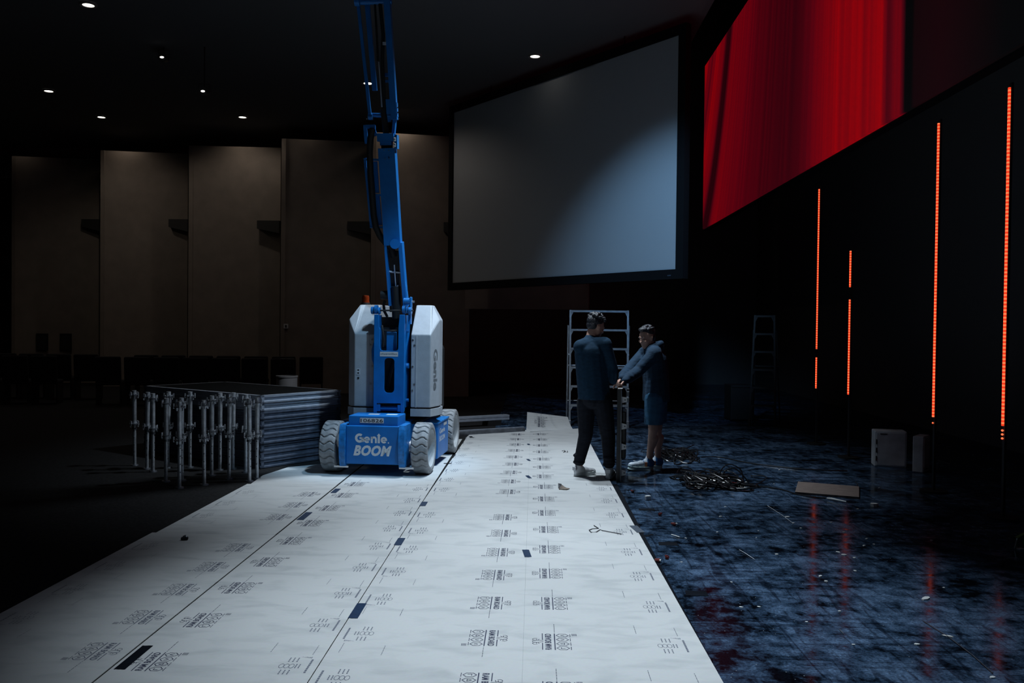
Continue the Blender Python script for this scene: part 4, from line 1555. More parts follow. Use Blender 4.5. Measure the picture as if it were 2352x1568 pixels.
# pale round bin and monitor behind the decks
p = PY(659, 866, 13.0)
t = thing('round_bin', 'pale round bin standing behind the deck stack', 'bin', (p.x, p.y, -0.006))
zz = PY(659, 862, 13.0).z
MB().lathe([(0.0005, 0.0), (0.145, 0.0), (0.155, zz), (0.148, zz), (0.14, 0.02), (0.0005, 0.02)], (0, 0, 0), (0, 0, 1), 32).build('body', 'drum', t)
MB().lathe([(0.155, zz - 0.02), (0.162, zz - 0.018), (0.162, zz + 0.004), (0.148, zz + 0.004)], (0, 0, 0), (0, 0, 1), 32).build('rim', 'drum', t)
p = PY(659, 834, 16.0)
t = thing('monitor', 'small black monitor on a stand below the switch plate', 'monitor', (p.x, p.y, 0))
MB().rbox((0, 0, p.z), (0.27, 0.04, 0.17), 0.01).build('display', 'black_metal', t)
MB().cyl((0, 0.03, 0), (0, 0.03, p.z - 0.05), 0.015, None, 10).build('stand_pole', 'black_metal', t)
MB().cyl((0, 0.03, -0.006), (0, 0.03, 0.015), 0.16, None, 20).build('stand_base', 'black_metal', t)

# long flat bars right of the lift
a, b = PY(1030, 957, 13.9), PY(1166, 958, 14.5)
t = thing('metal_beam', 'long pale metal beam lying on blocks right of the lift', 'beam', (a.x, a.y, 0), math.atan2(b.y - a.y, b.x - a.x))
ln = math.hypot(b.x - a.x, b.y - a.y)
z_ = (a.z + b.z) / 2
MB().b2(-0.8, ln, -0.06, 0.06, z_ - 0.012, z_ + 0.02).b2(-0.8, ln, -0.055, -0.03, z_ - 0.06, z_ - 0.012).build('beam', 'aluminium', t)
for x in (-0.3, ln - 0.4):
    MB().b2(x, x + 0.25, -0.05, 0.15, -0.006, z_ - 0.06).build('block', 'black_paint', t)
a, b = G(1035, 992, 0.06), G(1206, 982, 0.06)
t = thing('edge_rail_strip', 'dark metal rail on the floor behind the far board ends', 'rail', (a.x, a.y, 0), math.atan2(b.y - a.y, b.x - a.x))
ln = math.hypot(b.x - a.x, b.y - a.y)
MB().prism([(-0.6, 0, -0.006), (-0.6, 0, 0.05), (-0.6, 0.02, 0.065), (-0.6, 0.10, 0.065), (-0.6, 0.10, -0.006)], (ln + 0.6, 0, 0)).build('rail', 'alu_dark', t)
MB().b2(-0.6, ln, 0.03, 0.045, 0.065, 0.075).build('lip', 'aluminium', t)


# ------------------------------------------------------------------ stepladders
def ladder(name, label, bl, br, top_z, n, Yb, metal, spread=0.5, rz=0.0, taper=0.0):
    c = Vector(((bl + br) / 2, Yb, 0))
    t = thing(name, label, 'ladder', c, rz)
    wl = (br - bl) / 2
    lean = 0.16
    for s in (-1, 1):
        x0, x1_ = s * wl, s * wl * (1 - taper)
        r_ = MB().beam((x0, 0, 0.02), (x1_, lean, top_z), 0.03, 0.075, (1, 0, 0)).build('rail', metal, t)
        MB().rbox((x0, -0.005, 0.04), (0.045, 0.10, 0.14), 0.01).build('rail_foot', metal, r_)
        MB().beam((x0 - 0.045 * s * 0 + s * 0.03, spread, 0.0), (x1_ + s * 0.03, lean + 0.06, top_z - 0.25), 0.024, 0.04, (1, 0, 0)).build('rear_leg', metal, t)
        MB().beam((s * wl * (1 - taper * 0.6) + s * 0.02, lean * 0.6, top_z * 0.62), (s * wl * (1 - taper * 0.6) + s * 0.02, lean + 0.22, top_z * 0.56), 0.006, 0.02, (1, 0, 0)).build('spreader', metal, t)
    for k in range(n):
        f_ = (k + 1) / (n + 0.0)
        zz = top_z * (0.03 + 0.97 * f_) if k < n - 1 else top_z
        ww = wl * (1 - taper * f_)
        st_ = MB()
        st_.b2(-ww, ww, lean * f_ - 0.05, lean * f_ + 0.04, zz - 0.012, zz)
        st_.b2(-ww, ww, lean * f_ - 0.052, lean * f_ - 0.046, zz - 0.032, zz)
        s_ = st_.build('step', metal, t)
        for s in (-1, 1):
            MB().prism([(s * ww, lean * f_ - 0.045, zz - 0.032), (s * ww, lean * f_ - 0.045, zz - 0.13), (s * (ww - 0.05), lean * f_ - 0.045, zz - 0.032)], (0, 0.004, 0)).build('gusset', metal, s_)
    for k in range(2):
        MB().cyl((-wl - 0.02, spread * (0.75 - 0.3 * k), 0.4 + 0.6 * k), (wl + 0.02, spread * (0.75 - 0.3 * k), 0.4 + 0.6 * k), 0.009, None, 8).build('rear_bar', metal, t)
    return t


YLd = 14.3
ladder('step_ladder', 'wide aluminium stepladder standing behind the man in the sweater', PY(1308, 970, YLd).x, PY(1441, 970, YLd).x, PY(1350, 712, YLd).z, 6, YLd, 'ladder_alu', 0.5, 0.0)
a = G(1722, 978)
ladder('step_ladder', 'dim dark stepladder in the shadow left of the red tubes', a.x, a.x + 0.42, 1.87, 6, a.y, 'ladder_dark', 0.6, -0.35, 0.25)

# ------------------------------------------------------------------ LED panel on its edge between the men
pb = G(1420.5, 1108)
vd = Vector((pb.x, pb.y, 0)).normalized()
paz = math.atan2(vd.y, vd.x) - 0.02           # panel runs away from the camera
t = thing('video_panel', 'black LED video panel stood on edge between the two men', 'LED panel', (pb.x, pb.y, 0.0), paz)
PH = 0.985
MB().rbox((0.25, 0.0, PH / 2), (0.5, 0.042, PH), 0.004).build('body', 'panel_black', t)
MB().b2(-0.002, 0.004, -0.023, -0.016, 0.01, PH - 0.01).build('edge_strip', 'alu_dark', t)
MB().b2(0.01, 0.49, 0.021, 0.025, 0.01, PH - 0.01).build('led_face', 'ink', t)
MB().rbox((0.25, -0.045, PH * 0.5), (0.36, 0.05, 0.5), 0.01).build('power_box', 'panel_black', t)
for zz in (0.865, 0.405, 0.09, 0.245 + 0.385):
    pass
for zz in (0.87, 0.47, 0.165 + 0.0, 0.0):
    pass
for k, py in enumerate((918, 979, 1026, 1086)):
    zz = CH - (py - 754.5) * pb.y / F
    l_ = MB().prism([(0.012, -0.021, zz - 0.035), (0.012, -0.021, zz + 0.035), (0.012, -0.075, zz + 0.022), (0.012, -0.078, zz - 0.022)], (0.006, 0, 0)).build('latch_tab', 'latch', t)
    MB().cyl((0.009, -0.058, zz), (0.0125, -0.058, zz), 0.007, None, 8).build('latch_hole', 'ink', l_)
for dx, zz in ((0.10, 0.93), (0.16, 0.955), (0.13, 0.86)):
    MB().rbox((dx, -0.085, zz), (0.02, 0.03, 0.05), 0.004).build('connector', 'alu_dark', t)
MB().b2(0.0, 0.10, -0.03, 0.018, PH - 0.001, PH + 0.006).build('top_plate', 'latch', t)


# ------------------------------------------------------------------ people
def blob(mb, voxel, smooth=4, name='b'):
    me = bpy.data.meshes.new(name)
    me.from_pydata([tuple(p) for p in mb.v], [], mb.f)
    bm = bmesh.new()
    bm.from_mesh(me)
    bmesh.ops.remove_doubles(bm, verts=bm.verts, dist=1e-5)
    bmesh.ops.recalc_face_normals(bm, faces=bm.faces)
    bm.to_mesh(me)
    bm.free()
    o = bpy.data.objects.new(name, me)
    COL.objects.link(o)
    r = o.modifiers.new('r', 'REMESH')
    r.mode = 'VOXEL'
    r.voxel_size = voxel
    s = o.modifiers.new('s', 'SMOOTH')
    s.factor = 0.5
    s.iterations = smooth
    out_ = bpy.data.meshes.new_from_object(o.evaluated_get(bpy.context.evaluated_depsgraph_get()))
    bpy.data.objects.remove(o)
    bpy.data.meshes.remove(me)
    out_.polygons.foreach_set('use_smooth', [True] * len(out_.polygons))
    out_.name = name
    out_.materials.clear()
    return out_


def cut(me, z):
    """keep only what lies above height z, with a clean edge"""
    bm = bmesh.new()
    bm.from_mesh(me)
    bmesh.ops.bisect_plane(bm, geom=bm.verts[:] + bm.edges[:] + bm.faces[:], plane_co=(0, 0, z), plane_no=(0, 0, 1), clear_inner=True)
    bm.to_mesh(me)
    bm.free()
    return me


def V(*a_):
    return Vector(a_)


def hand(mb, wrist, tip_dir, palm_n, side, curl=0.5, scale=1.0):
    """palm with four unequal bent fingers and a thumb leaving its side. tip_dir: wrist->knuckles, palm_n: palm facing, side: thumb side"""
    td, pn, sd = Vector(tip_dir).normalized(), Vector(palm_n).normalized(), Vector(side).normalized()
    sc = scale
    w0 = Vector(wrist)
    k0 = w0 + td * 0.085 * sc
    for s in (-0.028, -0.009, 0.010, 0.029):
        mb.cap(w0 + sd * s * 0.6 * sc + td * 0.01, k0 + sd * s * sc, 0.014 * sc, 0.0125 * sc, 8)
    for i, (s, L_) in enumerate(((0.030, 0.070), (0.010, 0.080), (-0.010, 0.075), (-0.029, 0.058))):
        p_ = k0 + sd * s * sc
        d1 = (td * math.cos(curl * 0.7) + pn * math.sin(curl * 0.7)).normalized()
        d2 = (td * math.cos(curl * 1.8) + pn * math.sin(curl * 1.8)).normalized()
        d3 = (td * math.cos(curl * 2.5) + pn * math.sin(curl * 2.5)).normalized()
        a_ = p_ + d1 * L_ * 0.45 * sc
        b_ = a_ + d2 * L_ * 0.32 * sc
        c_ = b_ + d3 * L_ * 0.24 * sc
        mb.cap(p_, a_, 0.0095 * sc, 0.009 * sc, 8)
        mb.cap(a_, b_, 0.009 * sc, 0.0082 * sc, 8)
        mb.cap(b_, c_, 0.0082 * sc, 0.007 * sc, 8)
    t0 = w0 + sd * 0.022 * sc + td * 0.028 * sc
    t1 = t0 + (sd * 0.75 + td * 0.6 + pn * 0.25).normalized() * 0.040 * sc
    t2 = t1 + (sd * 0.25 + td * 0.75 + pn * 0.55).normalized() * 0.032 * sc
    mb.cap(t0, t1, 0.0135 * sc, 0.0105 * sc, 8)
    mb.cap(t1, t2, 0.0105 * sc, 0.0085 * sc, 8)


def head(mb, c, yaw, pitch, tilt=0.0, sc=1.0):
    """head at centre c facing direction yaw (0 = +X), built with brow, nose, lips, chin and ears; returns rotation"""
    rot = Matrix.Rotation(yaw, 3, 'Z') @ Matrix.Rotation(-pitch, 3, 'Y') @ Matrix.Rotation(tilt, 3, 'X')
    c = Vector(c)

    def E(off, rad):
        mb.ell(c + rot @ (Vector(off) * sc), tuple(r_ * sc for r_ in rad), rot, 16, 12)
    E((-0.012, 0, 0.035), (0.098, 0.077, 0.086))       # cranium
    E((0.020, 0, -0.030), (0.072, 0.062, 0.080))       # face
    E((0.046, 0, -0.086), (0.040, 0.042, 0.032))       # jaw
    E((0.070, 0, -0.098), (0.020, 0.022, 0.018))       # chin
    E((0.078, 0, 0.026), (0.018, 0.050, 0.012))        # brow
    for s in (-1, 1):
        E((0.068, s * 0.040, -0.024), (0.024, 0.020, 0.018))   # cheek bone
        E((0.080, s * 0.030, 0.006), (0.010, 0.013, 0.008))    # eyelid
        E((-0.004, s * 0.078, -0.012), (0.018, 0.008, 0.030))  # ear
        E((-0.008, s * 0.083, 0.004), (0.016, 0.006, 0.016))
    E((0.094, 0, -0.006), (0.012, 0.010, 0.024))       # nose bridge
    E((0.104, 0, -0.026), (0.014, 0.015, 0.012))       # nose tip
    E((0.086, 0, -0.058), (0.012, 0.024, 0.007))       # upper lip
    E((0.084, 0, -0.070), (0.012, 0.020, 0.007))       # lower lip
    return rot


def shoe_geo(mb, heel, direction, L_=0.29, wd=0.10, h=0.10, ankle=0.085):
    """upper part of a trainer"""
    d_ = Vector(direction)
    d_.z = 0
    d_.normalize()
    rot = Matrix.Rotation(math.atan2(d_.y, d_.x), 3, 'Z')
    o_ = Vector(heel)
    sz = [(0.04, 0.036, 0.050, 0.058), (0.09, 0.040, 0.052, 0.060), (0.15, 0.044, 0.042, 0.050), (0.20, 0.047, 0.034, 0.045), (0.245, 0.042, 0.028, 0.042)]
    for x, wy, hz, zc in sz:
        mb.ell(o_ + rot @ Vector((x * L_ / 0.29, 0, zc)), (0.050, wy * wd / 0.1, hz), rot, 14, 10)
    mb.cap(o_ + rot @ Vector((0.055, 0, 0.07)), o_ + rot @ Vector((0.06, 0, 0.07 + ankle * 0.5)), 0.046, 0.042)
    return rot, o_


def sole_geo(mb, heel, direction, L_=0.29, wd=0.105, th=0.03, flare=0.0):
    d_ = Vector(direction)
    d_.z = 0
    d_.normalize()
    rot = Matrix.Rotation(math.atan2(d_.y, d_.x), 3, 'Z')
    o_ = Vector(heel)
    pts = []
    for k in range(28):
        a_ = 2 * math.pi * k / 28
        x = L_ / 2 - L_ / 2 * math.cos(a_)
        f_ = x / L_
        wy = wd / 2 * (0.80 + 0.25 * f_) * (abs(math.sin(a_)) ** 0.55) * (1 if math.sin(a_) >= 0 else -1)
        pts.append(Vector((x, wy, 0)))
    vs_ = []
    for zz, s_ in ((0.0, 0.96), (0.004, 1.0), (th * 0.5, 1.0 - flare), (th, 0.98)):
        for p_ in pts:
            q_ = Vector(((p_.x - L_ / 2) * s_ + L_ / 2, p_.y * s_, zz + max(0, p_.x / L_ - 0.75) * 0.06))
            vs_.append(o_ + rot @ q_)
    n = 28
    fs_ = [list(range(n))[::-1], list(range(3 * n, 4 * n))]
    for l_ in range(3):
        fs_ += [(l_ * n + i, l_ * n + (i + 1) % n, (l_ + 1) * n + (i + 1) % n, (l_ + 1) * n + i) for i in range(n)]
    mb.add(vs_, fs_, True)


# ---- man in the dark sweater, back to the camera, turned to the panel
YA_ = 9.42
mA = lambda px, py, dy=0.0: PY(px, py, YA_ + dy)
personA = thing('person', 'man in dark sweater and white sneakers, back to the camera', 'person', (0.64, YA_, 0))
invA = wm(personA).inverted()
fA = Vector((0.72, 0.69, 0)).normalized()          # body faces right and away
hipL, hipR = mA(1348, 925, -0.02) + V(0, 0.08, 0), mA(1385, 925, -0.02)
kneL, kneR = mA(1345, 1000, 0.04), mA(1397, 1003, 0.0)
heelL, heelR = G(1320, 1093.5, BT + 0.002), G(1397, 1100.5, BT + 0.002)
ankL = heelL + V(0.050, 0.035, 0.10)
ankR = heelR + V(0.012, 0.055, 0.10)
pel = mA(1366, 905, 0.0)
waist = mA(1362, 868, 0.0)
chest = mA(1356, 812, 0.0)
upch = mA(1357, 792, 0.0)
shL, shR = mA(1334, 797, -0.06), mA(1388, 791, -0.03) + V(0.0, -0.02, 0)
neck0, neck1 = mA(1357, 778, 0.0), mA(1362, 755, 0.02)
hdc = mA(1368, 751, 0.03)
elR = mA(1407, 846, -0.02)
wrR = mA(1409, 874, -0.06)
elL = mA(1345, 855, 0.26)
wrL = Vector((0.84, 9.60, 1.06))

body = MB()
hrot = head(body, hdc, math.radians(30), math.radians(-20), 0, 1.0)
body.cap(neck0, neck1, 0.058, 0.056)
body.cap(pel, waist, 0.12, 0.12)
body.cap(waist, chest, 0.12, 0.125)
body.cap(shL, upch, 0.06, 0.08)
body.cap(shR, upch, 0.06, 0.08)
for h_, k_, a_ in ((hipL, kneL, ankL), (hipR, kneR, ankR)):
    body.cap(h_, k_, 0.075, 0.052)
    body.cap(k_, a_, 0.050, 0.036)
    body.cap(a_, a_ - V(0, 0, 0.04), 0.034, 0.028)
for s_, e_, w_ in ((shR, elR, wrR), (shL, elL, wrL)):
    body.cap(s_, e_, 0.046, 0.036)
    body.cap(e_, w_, 0.034, 0.024)
hand(body, wrR, V(0.6, 0.25, -0.38), V(0.1, 0, -1), V(0.2, -1, 0.1), 0.7, 0.95)
hand(body, wrL, V(0.75, -0.1, -0.42), V(0.1, 0, -1), V(0.0, -1, 0.2), 0.7, 0.95)
bo = link('body', blob(body, 0.0075, 3, 'body'), 'skin', personA)
bo.data.transform(invA)

sw = MB()
sw.cap(pel - V(0, 0, 0.06), waist, 0.150, 0.150)
sw.cap(waist, chest, 0.150, 0.158)
sw.cap(pel + V(-0.05, 0.02, -0.05), chest + V(-0.03, -0.02, 0), 0.125, 0.14)
sw.cap(pel + V(0.045, 0.02, -0.05), chest + V(0.05, 0.0, 0.0), 0.125, 0.13)
sw.cap(shL, upch, 0.080, 0.10)
sw.cap(shR, upch, 0.080, 0.10)
sw.cap(neck0 - V(0, 0, 0.03), neck0 - V(0, 0, 0.015), 0.082, 0.072)
for s_, e_, w_ in ((shR, elR, wrR), (shL, elL, wrL)):
    sw.cap(s_, e_, 0.074, 0.056)
    sw.cap(e_, w_, 0.055, 0.042)
swm = blob(sw, 0.010, 5, 'sweater')
cut(swm, 0.855)
swo = link('sweater', swm, 'sweater', personA)
swm.transform(invA)
swo.modifiers.new('t', 'SOLIDIFY').thickness = -0.004

jn = MB()
jn.cap(pel - V(0.02, 0, 0.04), pel + V(0.0, 0, 0.0), 0.125, 0.13)
jn.cap(pel + V(0.05, 0.0, -0.04), pel + V(0.04, 0, 0.0), 0.12, 0.12)
jn.cap(pel - V(0.055, -0.03, 0.03), pel - V(0.055, -0.03, -0.01), 0.11, 0.11)
for h_, k_, a_ in ((hipL, kneL, ankL), (hipR, kneR, ankR)):
    jn.cap(h_, k_, 0.108, 0.078)
    jn.cap(k_, a_ + V(0, 0, 0.06), 0.078, 0.060)
    for zz, rr_ in ((0.125, 0.068), (0.085, 0.065), (0.05, 0.069)):      # stacked folds above the shoe
        jn.ell(a_ + V(0.004 * math.sin(zz * 90), -0.004, zz), (rr_, rr_, 0.026))
jnm = blob(jn, 0.009, 4, 'jeans')
jno = link('jeans', jnm, 'denim', personA)
jnm.transform(invA)

for hl, d_ in ((heelL, V(0.78, 0.62, 0)), (heelR, V(0.25, 1, 0))):
    up = MB()
    rot_, o_ = shoe_geo(up, hl, d_, 0.29, 0.10, 0.1)
    um = blob(up, 0.006, 4, 'sneaker')
    cut(um, hl.z + 0.018)
    um.transform(invA)
    so_ = link('sneaker', um, 'shoe_white', personA)
    sl = MB()
    sole_geo(sl, hl, d_, 0.292, 0.106, 0.034)
    sl.build('sole', 'shoe_sole', so_, False).data.transform(invA)
    tb = MB()
    tb.rbox(o_ + rot_ @ Vector((-0.006, 0, 0.085)), (0.016, 0.055, 0.045), 0.007, 2, rot_)
    tb.build('heel_tab', 'shoe_white', so_, False).data.transform(invA)

hr = MB()
r_ = random.Random(3)
hc = hdc
hr.ell(hc + hrot @ V(-0.028, 0, 0.055), (0.097, 0.083, 0.078), hrot, 18, 12)
hr.ell(hc + hrot @ V(-0.050, 0, 0.006), (0.060, 0.073, 0.060), hrot, 16, 12)
for k in range(120):                         # curls on the crown
    th, ph = r_.uniform(0, 2 * math.pi), r_.uniform(0, 1.25)
    p_ = V(-0.020 + 0.107 * math.sin(ph) * math.cos(th), 0.093 * math.sin(ph) * math.sin(th), 0.062 + 0.090 * math.cos(ph))
    hr.ell(hc + hrot @ p_, (0.011 + r_.uniform(0, 0.005),) * 3, None, 8, 6)
hm = blob(hr, 0.0042, 1, 'hair')
hm.transform(invA)
link('hair', hm, 'hair', personA)

hdcA, hrotA = hdc, hrot
# ---- man in the hoodie and shorts, facing left
YB_ = 9.97
mB = lambda px, py, dy=0.0: PY(px, py, YB_ + dy)
personB = thing('person', 'man in dark hoodie, blue shorts and running shoes, reaching out', 'person', (1.36, YB_, 0))
invB = wm(personB).inverted()
pel = mB(1507, 906, 0.02)
waist = mB(1507, 876, 0.02)
chest = mB(1503, 828, 0.02)
upch = mB(1499, 806, 0.02)
shN, shF = mB(1503, 813, -0.17), mB(1481, 812, 0.17)
neck0, neck1 = mB(1496, 797, 0.02), mB(1488, 784, 0.0)
hdc = mB(1485.5, 776, -0.02)
elN, wrN = mB(1465, 853, -0.20), mB(1435, 874, -0.52)
elF, wrF = mB(1447, 846, 0.0), mB(1428, 868, -0.34)
hipN, hipF = mB(1505, 918, -0.10), mB(1509, 918, 0.10)
kneN, kneF = mB(1500, 985, -0.13), mB(1510, 985, 0.06)
heelN, heelF = G(1502, 1079.5, 0.002), G(1522, 1077, 0.002)
ankN = heelN + V(-0.055, 0.0, 0.115)
ankF = heelF + V(-0.055, 0.0, 0.115)
body = MB()
hrot = head(body, hdc, math.radians(180 + 38), math.radians(-14), 0, 0.97)
body.cap(neck0, neck1, 0.060, 0.056)
body.cap(pel, waist, 0.125, 0.125)
body.cap(waist, chest, 0.125, 0.125)
body.cap(shN, upch, 0.062, 0.085)
body.cap(shF, upch, 0.062, 0.085)
for h_, k_, a_ in ((hipN, kneN, ankN), (hipF, kneF, ankF)):
    body.cap(h_, k_, 0.082, 0.056)
    kk = k_ + (a_ - k_) * 0.30 + V(0.022, 0, 0)
    body.cap(k_, a_, 0.052, 0.036)
    body.cap(kk, k_ + (a_ - k_) * 0.55 + V(0.008, 0, 0), 0.054, 0.044)
    body.cap(a_, a_ - V(0, 0, 0.04), 0.034, 0.028)
for s_, e_, w_ in ((shN, elN, wrN), (shF, elF, wrF)):
    body.cap(s_, e_, 0.046, 0.036)
    body.cap(e_, w_, 0.034, 0.026)
hand(body, wrN, V(-0.55, -0.45, -0.60), V(-0.1, 0, -1), V(-0.3, -1, 0.1), 0.45, 0.95)
hand(body, wrF, V(-0.6, -0.1, -0.55), V(-0.1, 0, -1), V(0.1, -1, 0.1), 0.5, 0.95)
bo = link('body', blob(body, 0.0075, 3, 'body'), 'skin', personB)
bo.data.transform(invB)
ho = MB()
ho.cap(pel + V(0, 0, -0.05), waist, 0.158, 0.150)
ho.cap(pel + V(0, -0.085, -0.05), waist + V(0, -0.06, 0), 0.145, 0.13)
ho.cap(pel + V(0, 0.085, -0.05), waist + V(0, 0.06, 0), 0.145, 0.13)
ho.cap(waist, chest, 0.152, 0.150)
ho.cap(waist + V(0, -0.06, 0), chest + V(0, -0.06, 0), 0.125, 0.125)
ho.cap(waist + V(0, 0.06, 0), chest + V(0, 0.06, 0), 0.125, 0.125)
ho.cap(shN, upch, 0.086, 0.11)
ho.cap(shF, upch, 0.086, 0.11)
for s_, e_, w_ in ((shN, elN, wrN), (shF, elF, wrF)):
    ho.cap(s_, e_, 0.082, 0.066)
    ho.cap(e_, e_ + (w_ - e_) * 0.75, 0.066, 0.058)
    ho.cap(e_ + (w_ - e_) * 0.72, w_, 0.056, 0.040)
    for f_ in (0.15, 0.35, 0.55, 0.75):
        pp = e_ + (w_ - e_) * f_
        ho.ell(pp + V(0, 0, 0.012), (0.062, 0.062, 0.05))
hom = blob(ho, 0.010, 4, 'hoodie')
cut(hom, 0.80)
hom.transform(invB)
hoo = link('hoodie', hom, 'hoodie', personB)
hood = MB()                                   # hood lying on the back of the neck
for k in range(15):
    a_ = math.radians(-130 + 260 * k / 14)
    p_ = neck0 + V(0.022 + 0.088 * math.cos(a_), 0.10 * math.sin(a_), 0.005 + 0.035 * math.cos(a_))
    hood.ell(p_, (0.036, 0.036, 0.040))
hood.ell(neck0 + V(0.09, 0, 0.0), (0.062, 0.10, 0.065))
hd_ = blob(hood, 0.009, 4, 'hood')
hd_.transform(invB)
link('hood', hd_, 'hoodie', hoo)
sh = MB()
sh.cap(pel, pel - V(0, 0, 0.03), 0.135, 0.135)
for h_, k_, s_ in ((hipN, kneN, -1), (hipF, kneF, 1)):
    e_ = h_ + (k_ - h_) * 0.92
    sh.cap(h_, e_, 0.118, 0.100)
shm = blob(sh, 0.010, 4, 'shorts')
cut(shm, 0.545)
shm.transform(invB)
sho = link('shorts', shm, 'shorts', personB)
sho.modifiers.new('t', 'SOLIDIFY').thickness = -0.005
for hl, d_ in ((heelN, V(-1, -0.08, 0)), (heelF, V(-1, 0.05, 0))):
    up = MB()
    o2 = hl + V(0, 0, 0.022)
    rot_, o_ = shoe_geo(up, o2, d_, 0.295, 0.10, 0.1)
    um = blob(up, 0.006, 4, 'running_shoe')
    cut(um, hl.z + 0.04)
    so_ = link('running_shoe', um, 'shoe_pale', personB)
    um.materials.append(MATS['shoe_blue'])
    um.materials.append(MATS['shoe_orange'])
    for pg in um.polygons:
        lx_ = (rot_.inverted() @ (pg.center - o_)).x
        pg.material_index = 1 if lx_ < 0.085 else (2 if lx_ < 0.115 and pg.center.z < hl.z + 0.095 else 0)
    um.transform(invB)
    sl = MB()
    sole_geo(sl, hl, d_, 0.305, 0.112, 0.042, 0.05)
    sl.build('sole', 'mint', so_, False).data.transform(invB)
    lc = MB()
    for k in range(4):
        lc.tube([o_ + rot_ @ V(0.10 + 0.024 * k, -0.030, 0.088 - 0.008 * k), o_ + rot_ @ V(0.105 + 0.024 * k, 0, 0.104 - 0.009 * k), o_ + rot_ @ V(0.10 + 0.024 * k, 0.030, 0.088 - 0.008 * k)], 0.0035, 6)
    lc.build('laces', 'shoe_blue', so_, False).data.transform(invB)
hr = MB()
r_ = random.Random(5)
hr.ell(hdc + hrot @ V(-0.032, 0, 0.064), (0.094, 0.080, 0.066), hrot, 18, 12)
hr.ell(hdc + hrot @ V(-0.050, 0, 0.005), (0.062, 0.074, 0.064), hrot, 16, 12)
hr.ell(hdc + hrot @ V(0.036, 0.0, 0.112), (0.052, 0.056, 0.026), hrot, 14, 10)
for k in range(60):
    th, ph = r_.uniform(0, 2 * math.pi), r_.uniform(0, 1.15)
    p_ = V(-0.026 + 0.092 * math.sin(ph) * math.cos(th), 0.080 * math.sin(ph) * math.sin(th), 0.072 + 0.070 * math.cos(ph))
    hr.ell(hdc + hrot @ p_, (0.022, 0.009, 0.010), hrot, 8, 6)
hm = blob(hr, 0.0055, 2, 'hair')
hm.transform(invB)
link('hair', hm, 'hair', personB)


for per, c_, rt, inv_ in ((personA, hdcA, hrotA, invA), (personB, hdc, hrot, invB)):
    for s_ in (-1, 1):
        ey = MB().ell(c_ + rt @ V(0.0815, s_ * 0.030, 0.002), (0.009, 0.012, 0.0045), rt, 10, 8).build('eye', 'ink', per)
        ey.data.transform(inv_)
        br = MB()
        br.tube([c_ + rt @ V(0.094, s_ * 0.012, 0.026), c_ + rt @ V(0.094, s_ * 0.030, 0.031), c_ + rt @ V(0.082, s_ * 0.048, 0.027)], [0.004, 0.005, 0.003], 6)
        bb = br.build('eyebrow', 'hair', per)
        bb.data.transform(inv_)


# ------------------------------------------------------------------ cable piles
def smooth_path(P, n=8):
    P = [Vector(p) for p in P]
    out_ = []
    for i in range(len(P) - 1):
        p0, p1, p2, p3 = P[max(i - 1, 0)], P[i], P[i + 1], P[min(i + 2, len(P) - 1)]
        for k in range(n):
            t_ = k / n
            out_.append(0.5 * ((2 * p1) + (p2 - p0) * t_ + (2 * p0 - 5 * p1 + 4 * p2 - p3) * t_ * t_ + (3 * p1 - p0 - 3 * p2 + p3) * t_ ** 3))
    return out_ + [P[-1]]


def cable_pile(label, c, rx, ry, h, n, seed, tail=None):
    t = thing('cable_pile', label, 'cables', (c.x, c.y, 0))
    r = random.Random(seed)
    for k in range(n):
        pts = []
        a0, dirn = r.uniform(0, 6.28), r.choice((-1, 1))
        cx, cy = r.gauss(0, rx * 0.28), r.gauss(0, ry * 0.28)
        rr1, rr2 = rx * r.uniform(0.30, 0.72), ry * r.uniform(0.35, 0.8)
        turns = r.uniform(0.7, 1.8)
        m = int(30 * turns)
        base = 0.008 + h * r.random() * 0.55
        ph = r.uniform(0, 6.28)
        fx, fy = r.uniform(0.8, 1.3), r.uniform(0.9, 1.7)
        for i in range(m + 1):
            a_ = a0 + dirn * turns * 6.283 * i / m
            w_ = 1 + 0.38 * math.sin(a_ * 2.3 + ph)
            zz = 0.007 + max(0.0, base * (0.5 + 0.9 * math.sin(a_ * 1.9 + ph)))
            pts.append((cx + rr1 * w_ * math.cos(a_ * fx), cy + rr2 * (1 + 0.3 * math.cos(a_ * 1.3 + ph)) * math.sin(a_ * fy + ph), zz))
        MB().tube(pts, r.choice((0.0055, 0.0065, 0.008)), 6).build('cable', 'cable', t)
        if k % 2 == 0:
            p_, p2 = Vector(pts[-1]), Vector(pts[-1]) + V(r.uniform(-0.06, 0.06), r.uniform(-0.04, 0.04), 0.004)
            MB().cyl(p_, p2, 0.009, None, 8).build('plug', 'plug', t)
    if tail:
        for tl in tail:
            MB().tube(smooth_path(tl), 0.0065, 6).build('cable', 'cable', t)
    return t


c1 = G(1553, 1048)
cable_pile('tangle of thin black cables behind the running shoes', c1, 0.34, 0.50, 0.10, 20, 11,
           [[(0.3, -0.1, 0.01), (0.55, -0.05, 0.008), (0.8, -0.5, 0.008), (1.3, -0.9, 0.008), (1.8, -1.0, 0.008)]])
c2 = G(1632, 1110)
cable_pile('larger tangle of black cables in front of the running shoes', c2, 0.40, 0.46, 0.10, 22, 23,
           [[(0.10, 0.1, 0.02), (0.14, 0.1, 0.14), (0.22, 0.1, 0.19), (0.33, 0.08, 0.14), (0.36, 0.06, 0.02)],
            [(0.12, 0.05, 0.02), (0.16, 0.05, 0.12), (0.25, 0.04, 0.16), (0.34, 0.02, 0.09), (0.40, 0.0, 0.015)],
            [(0.25, -0.1, 0.01), (0.6, -0.25, 0.008), (0.75, -0.6, 0.008), (0.95, -0.75, 0.008)]])

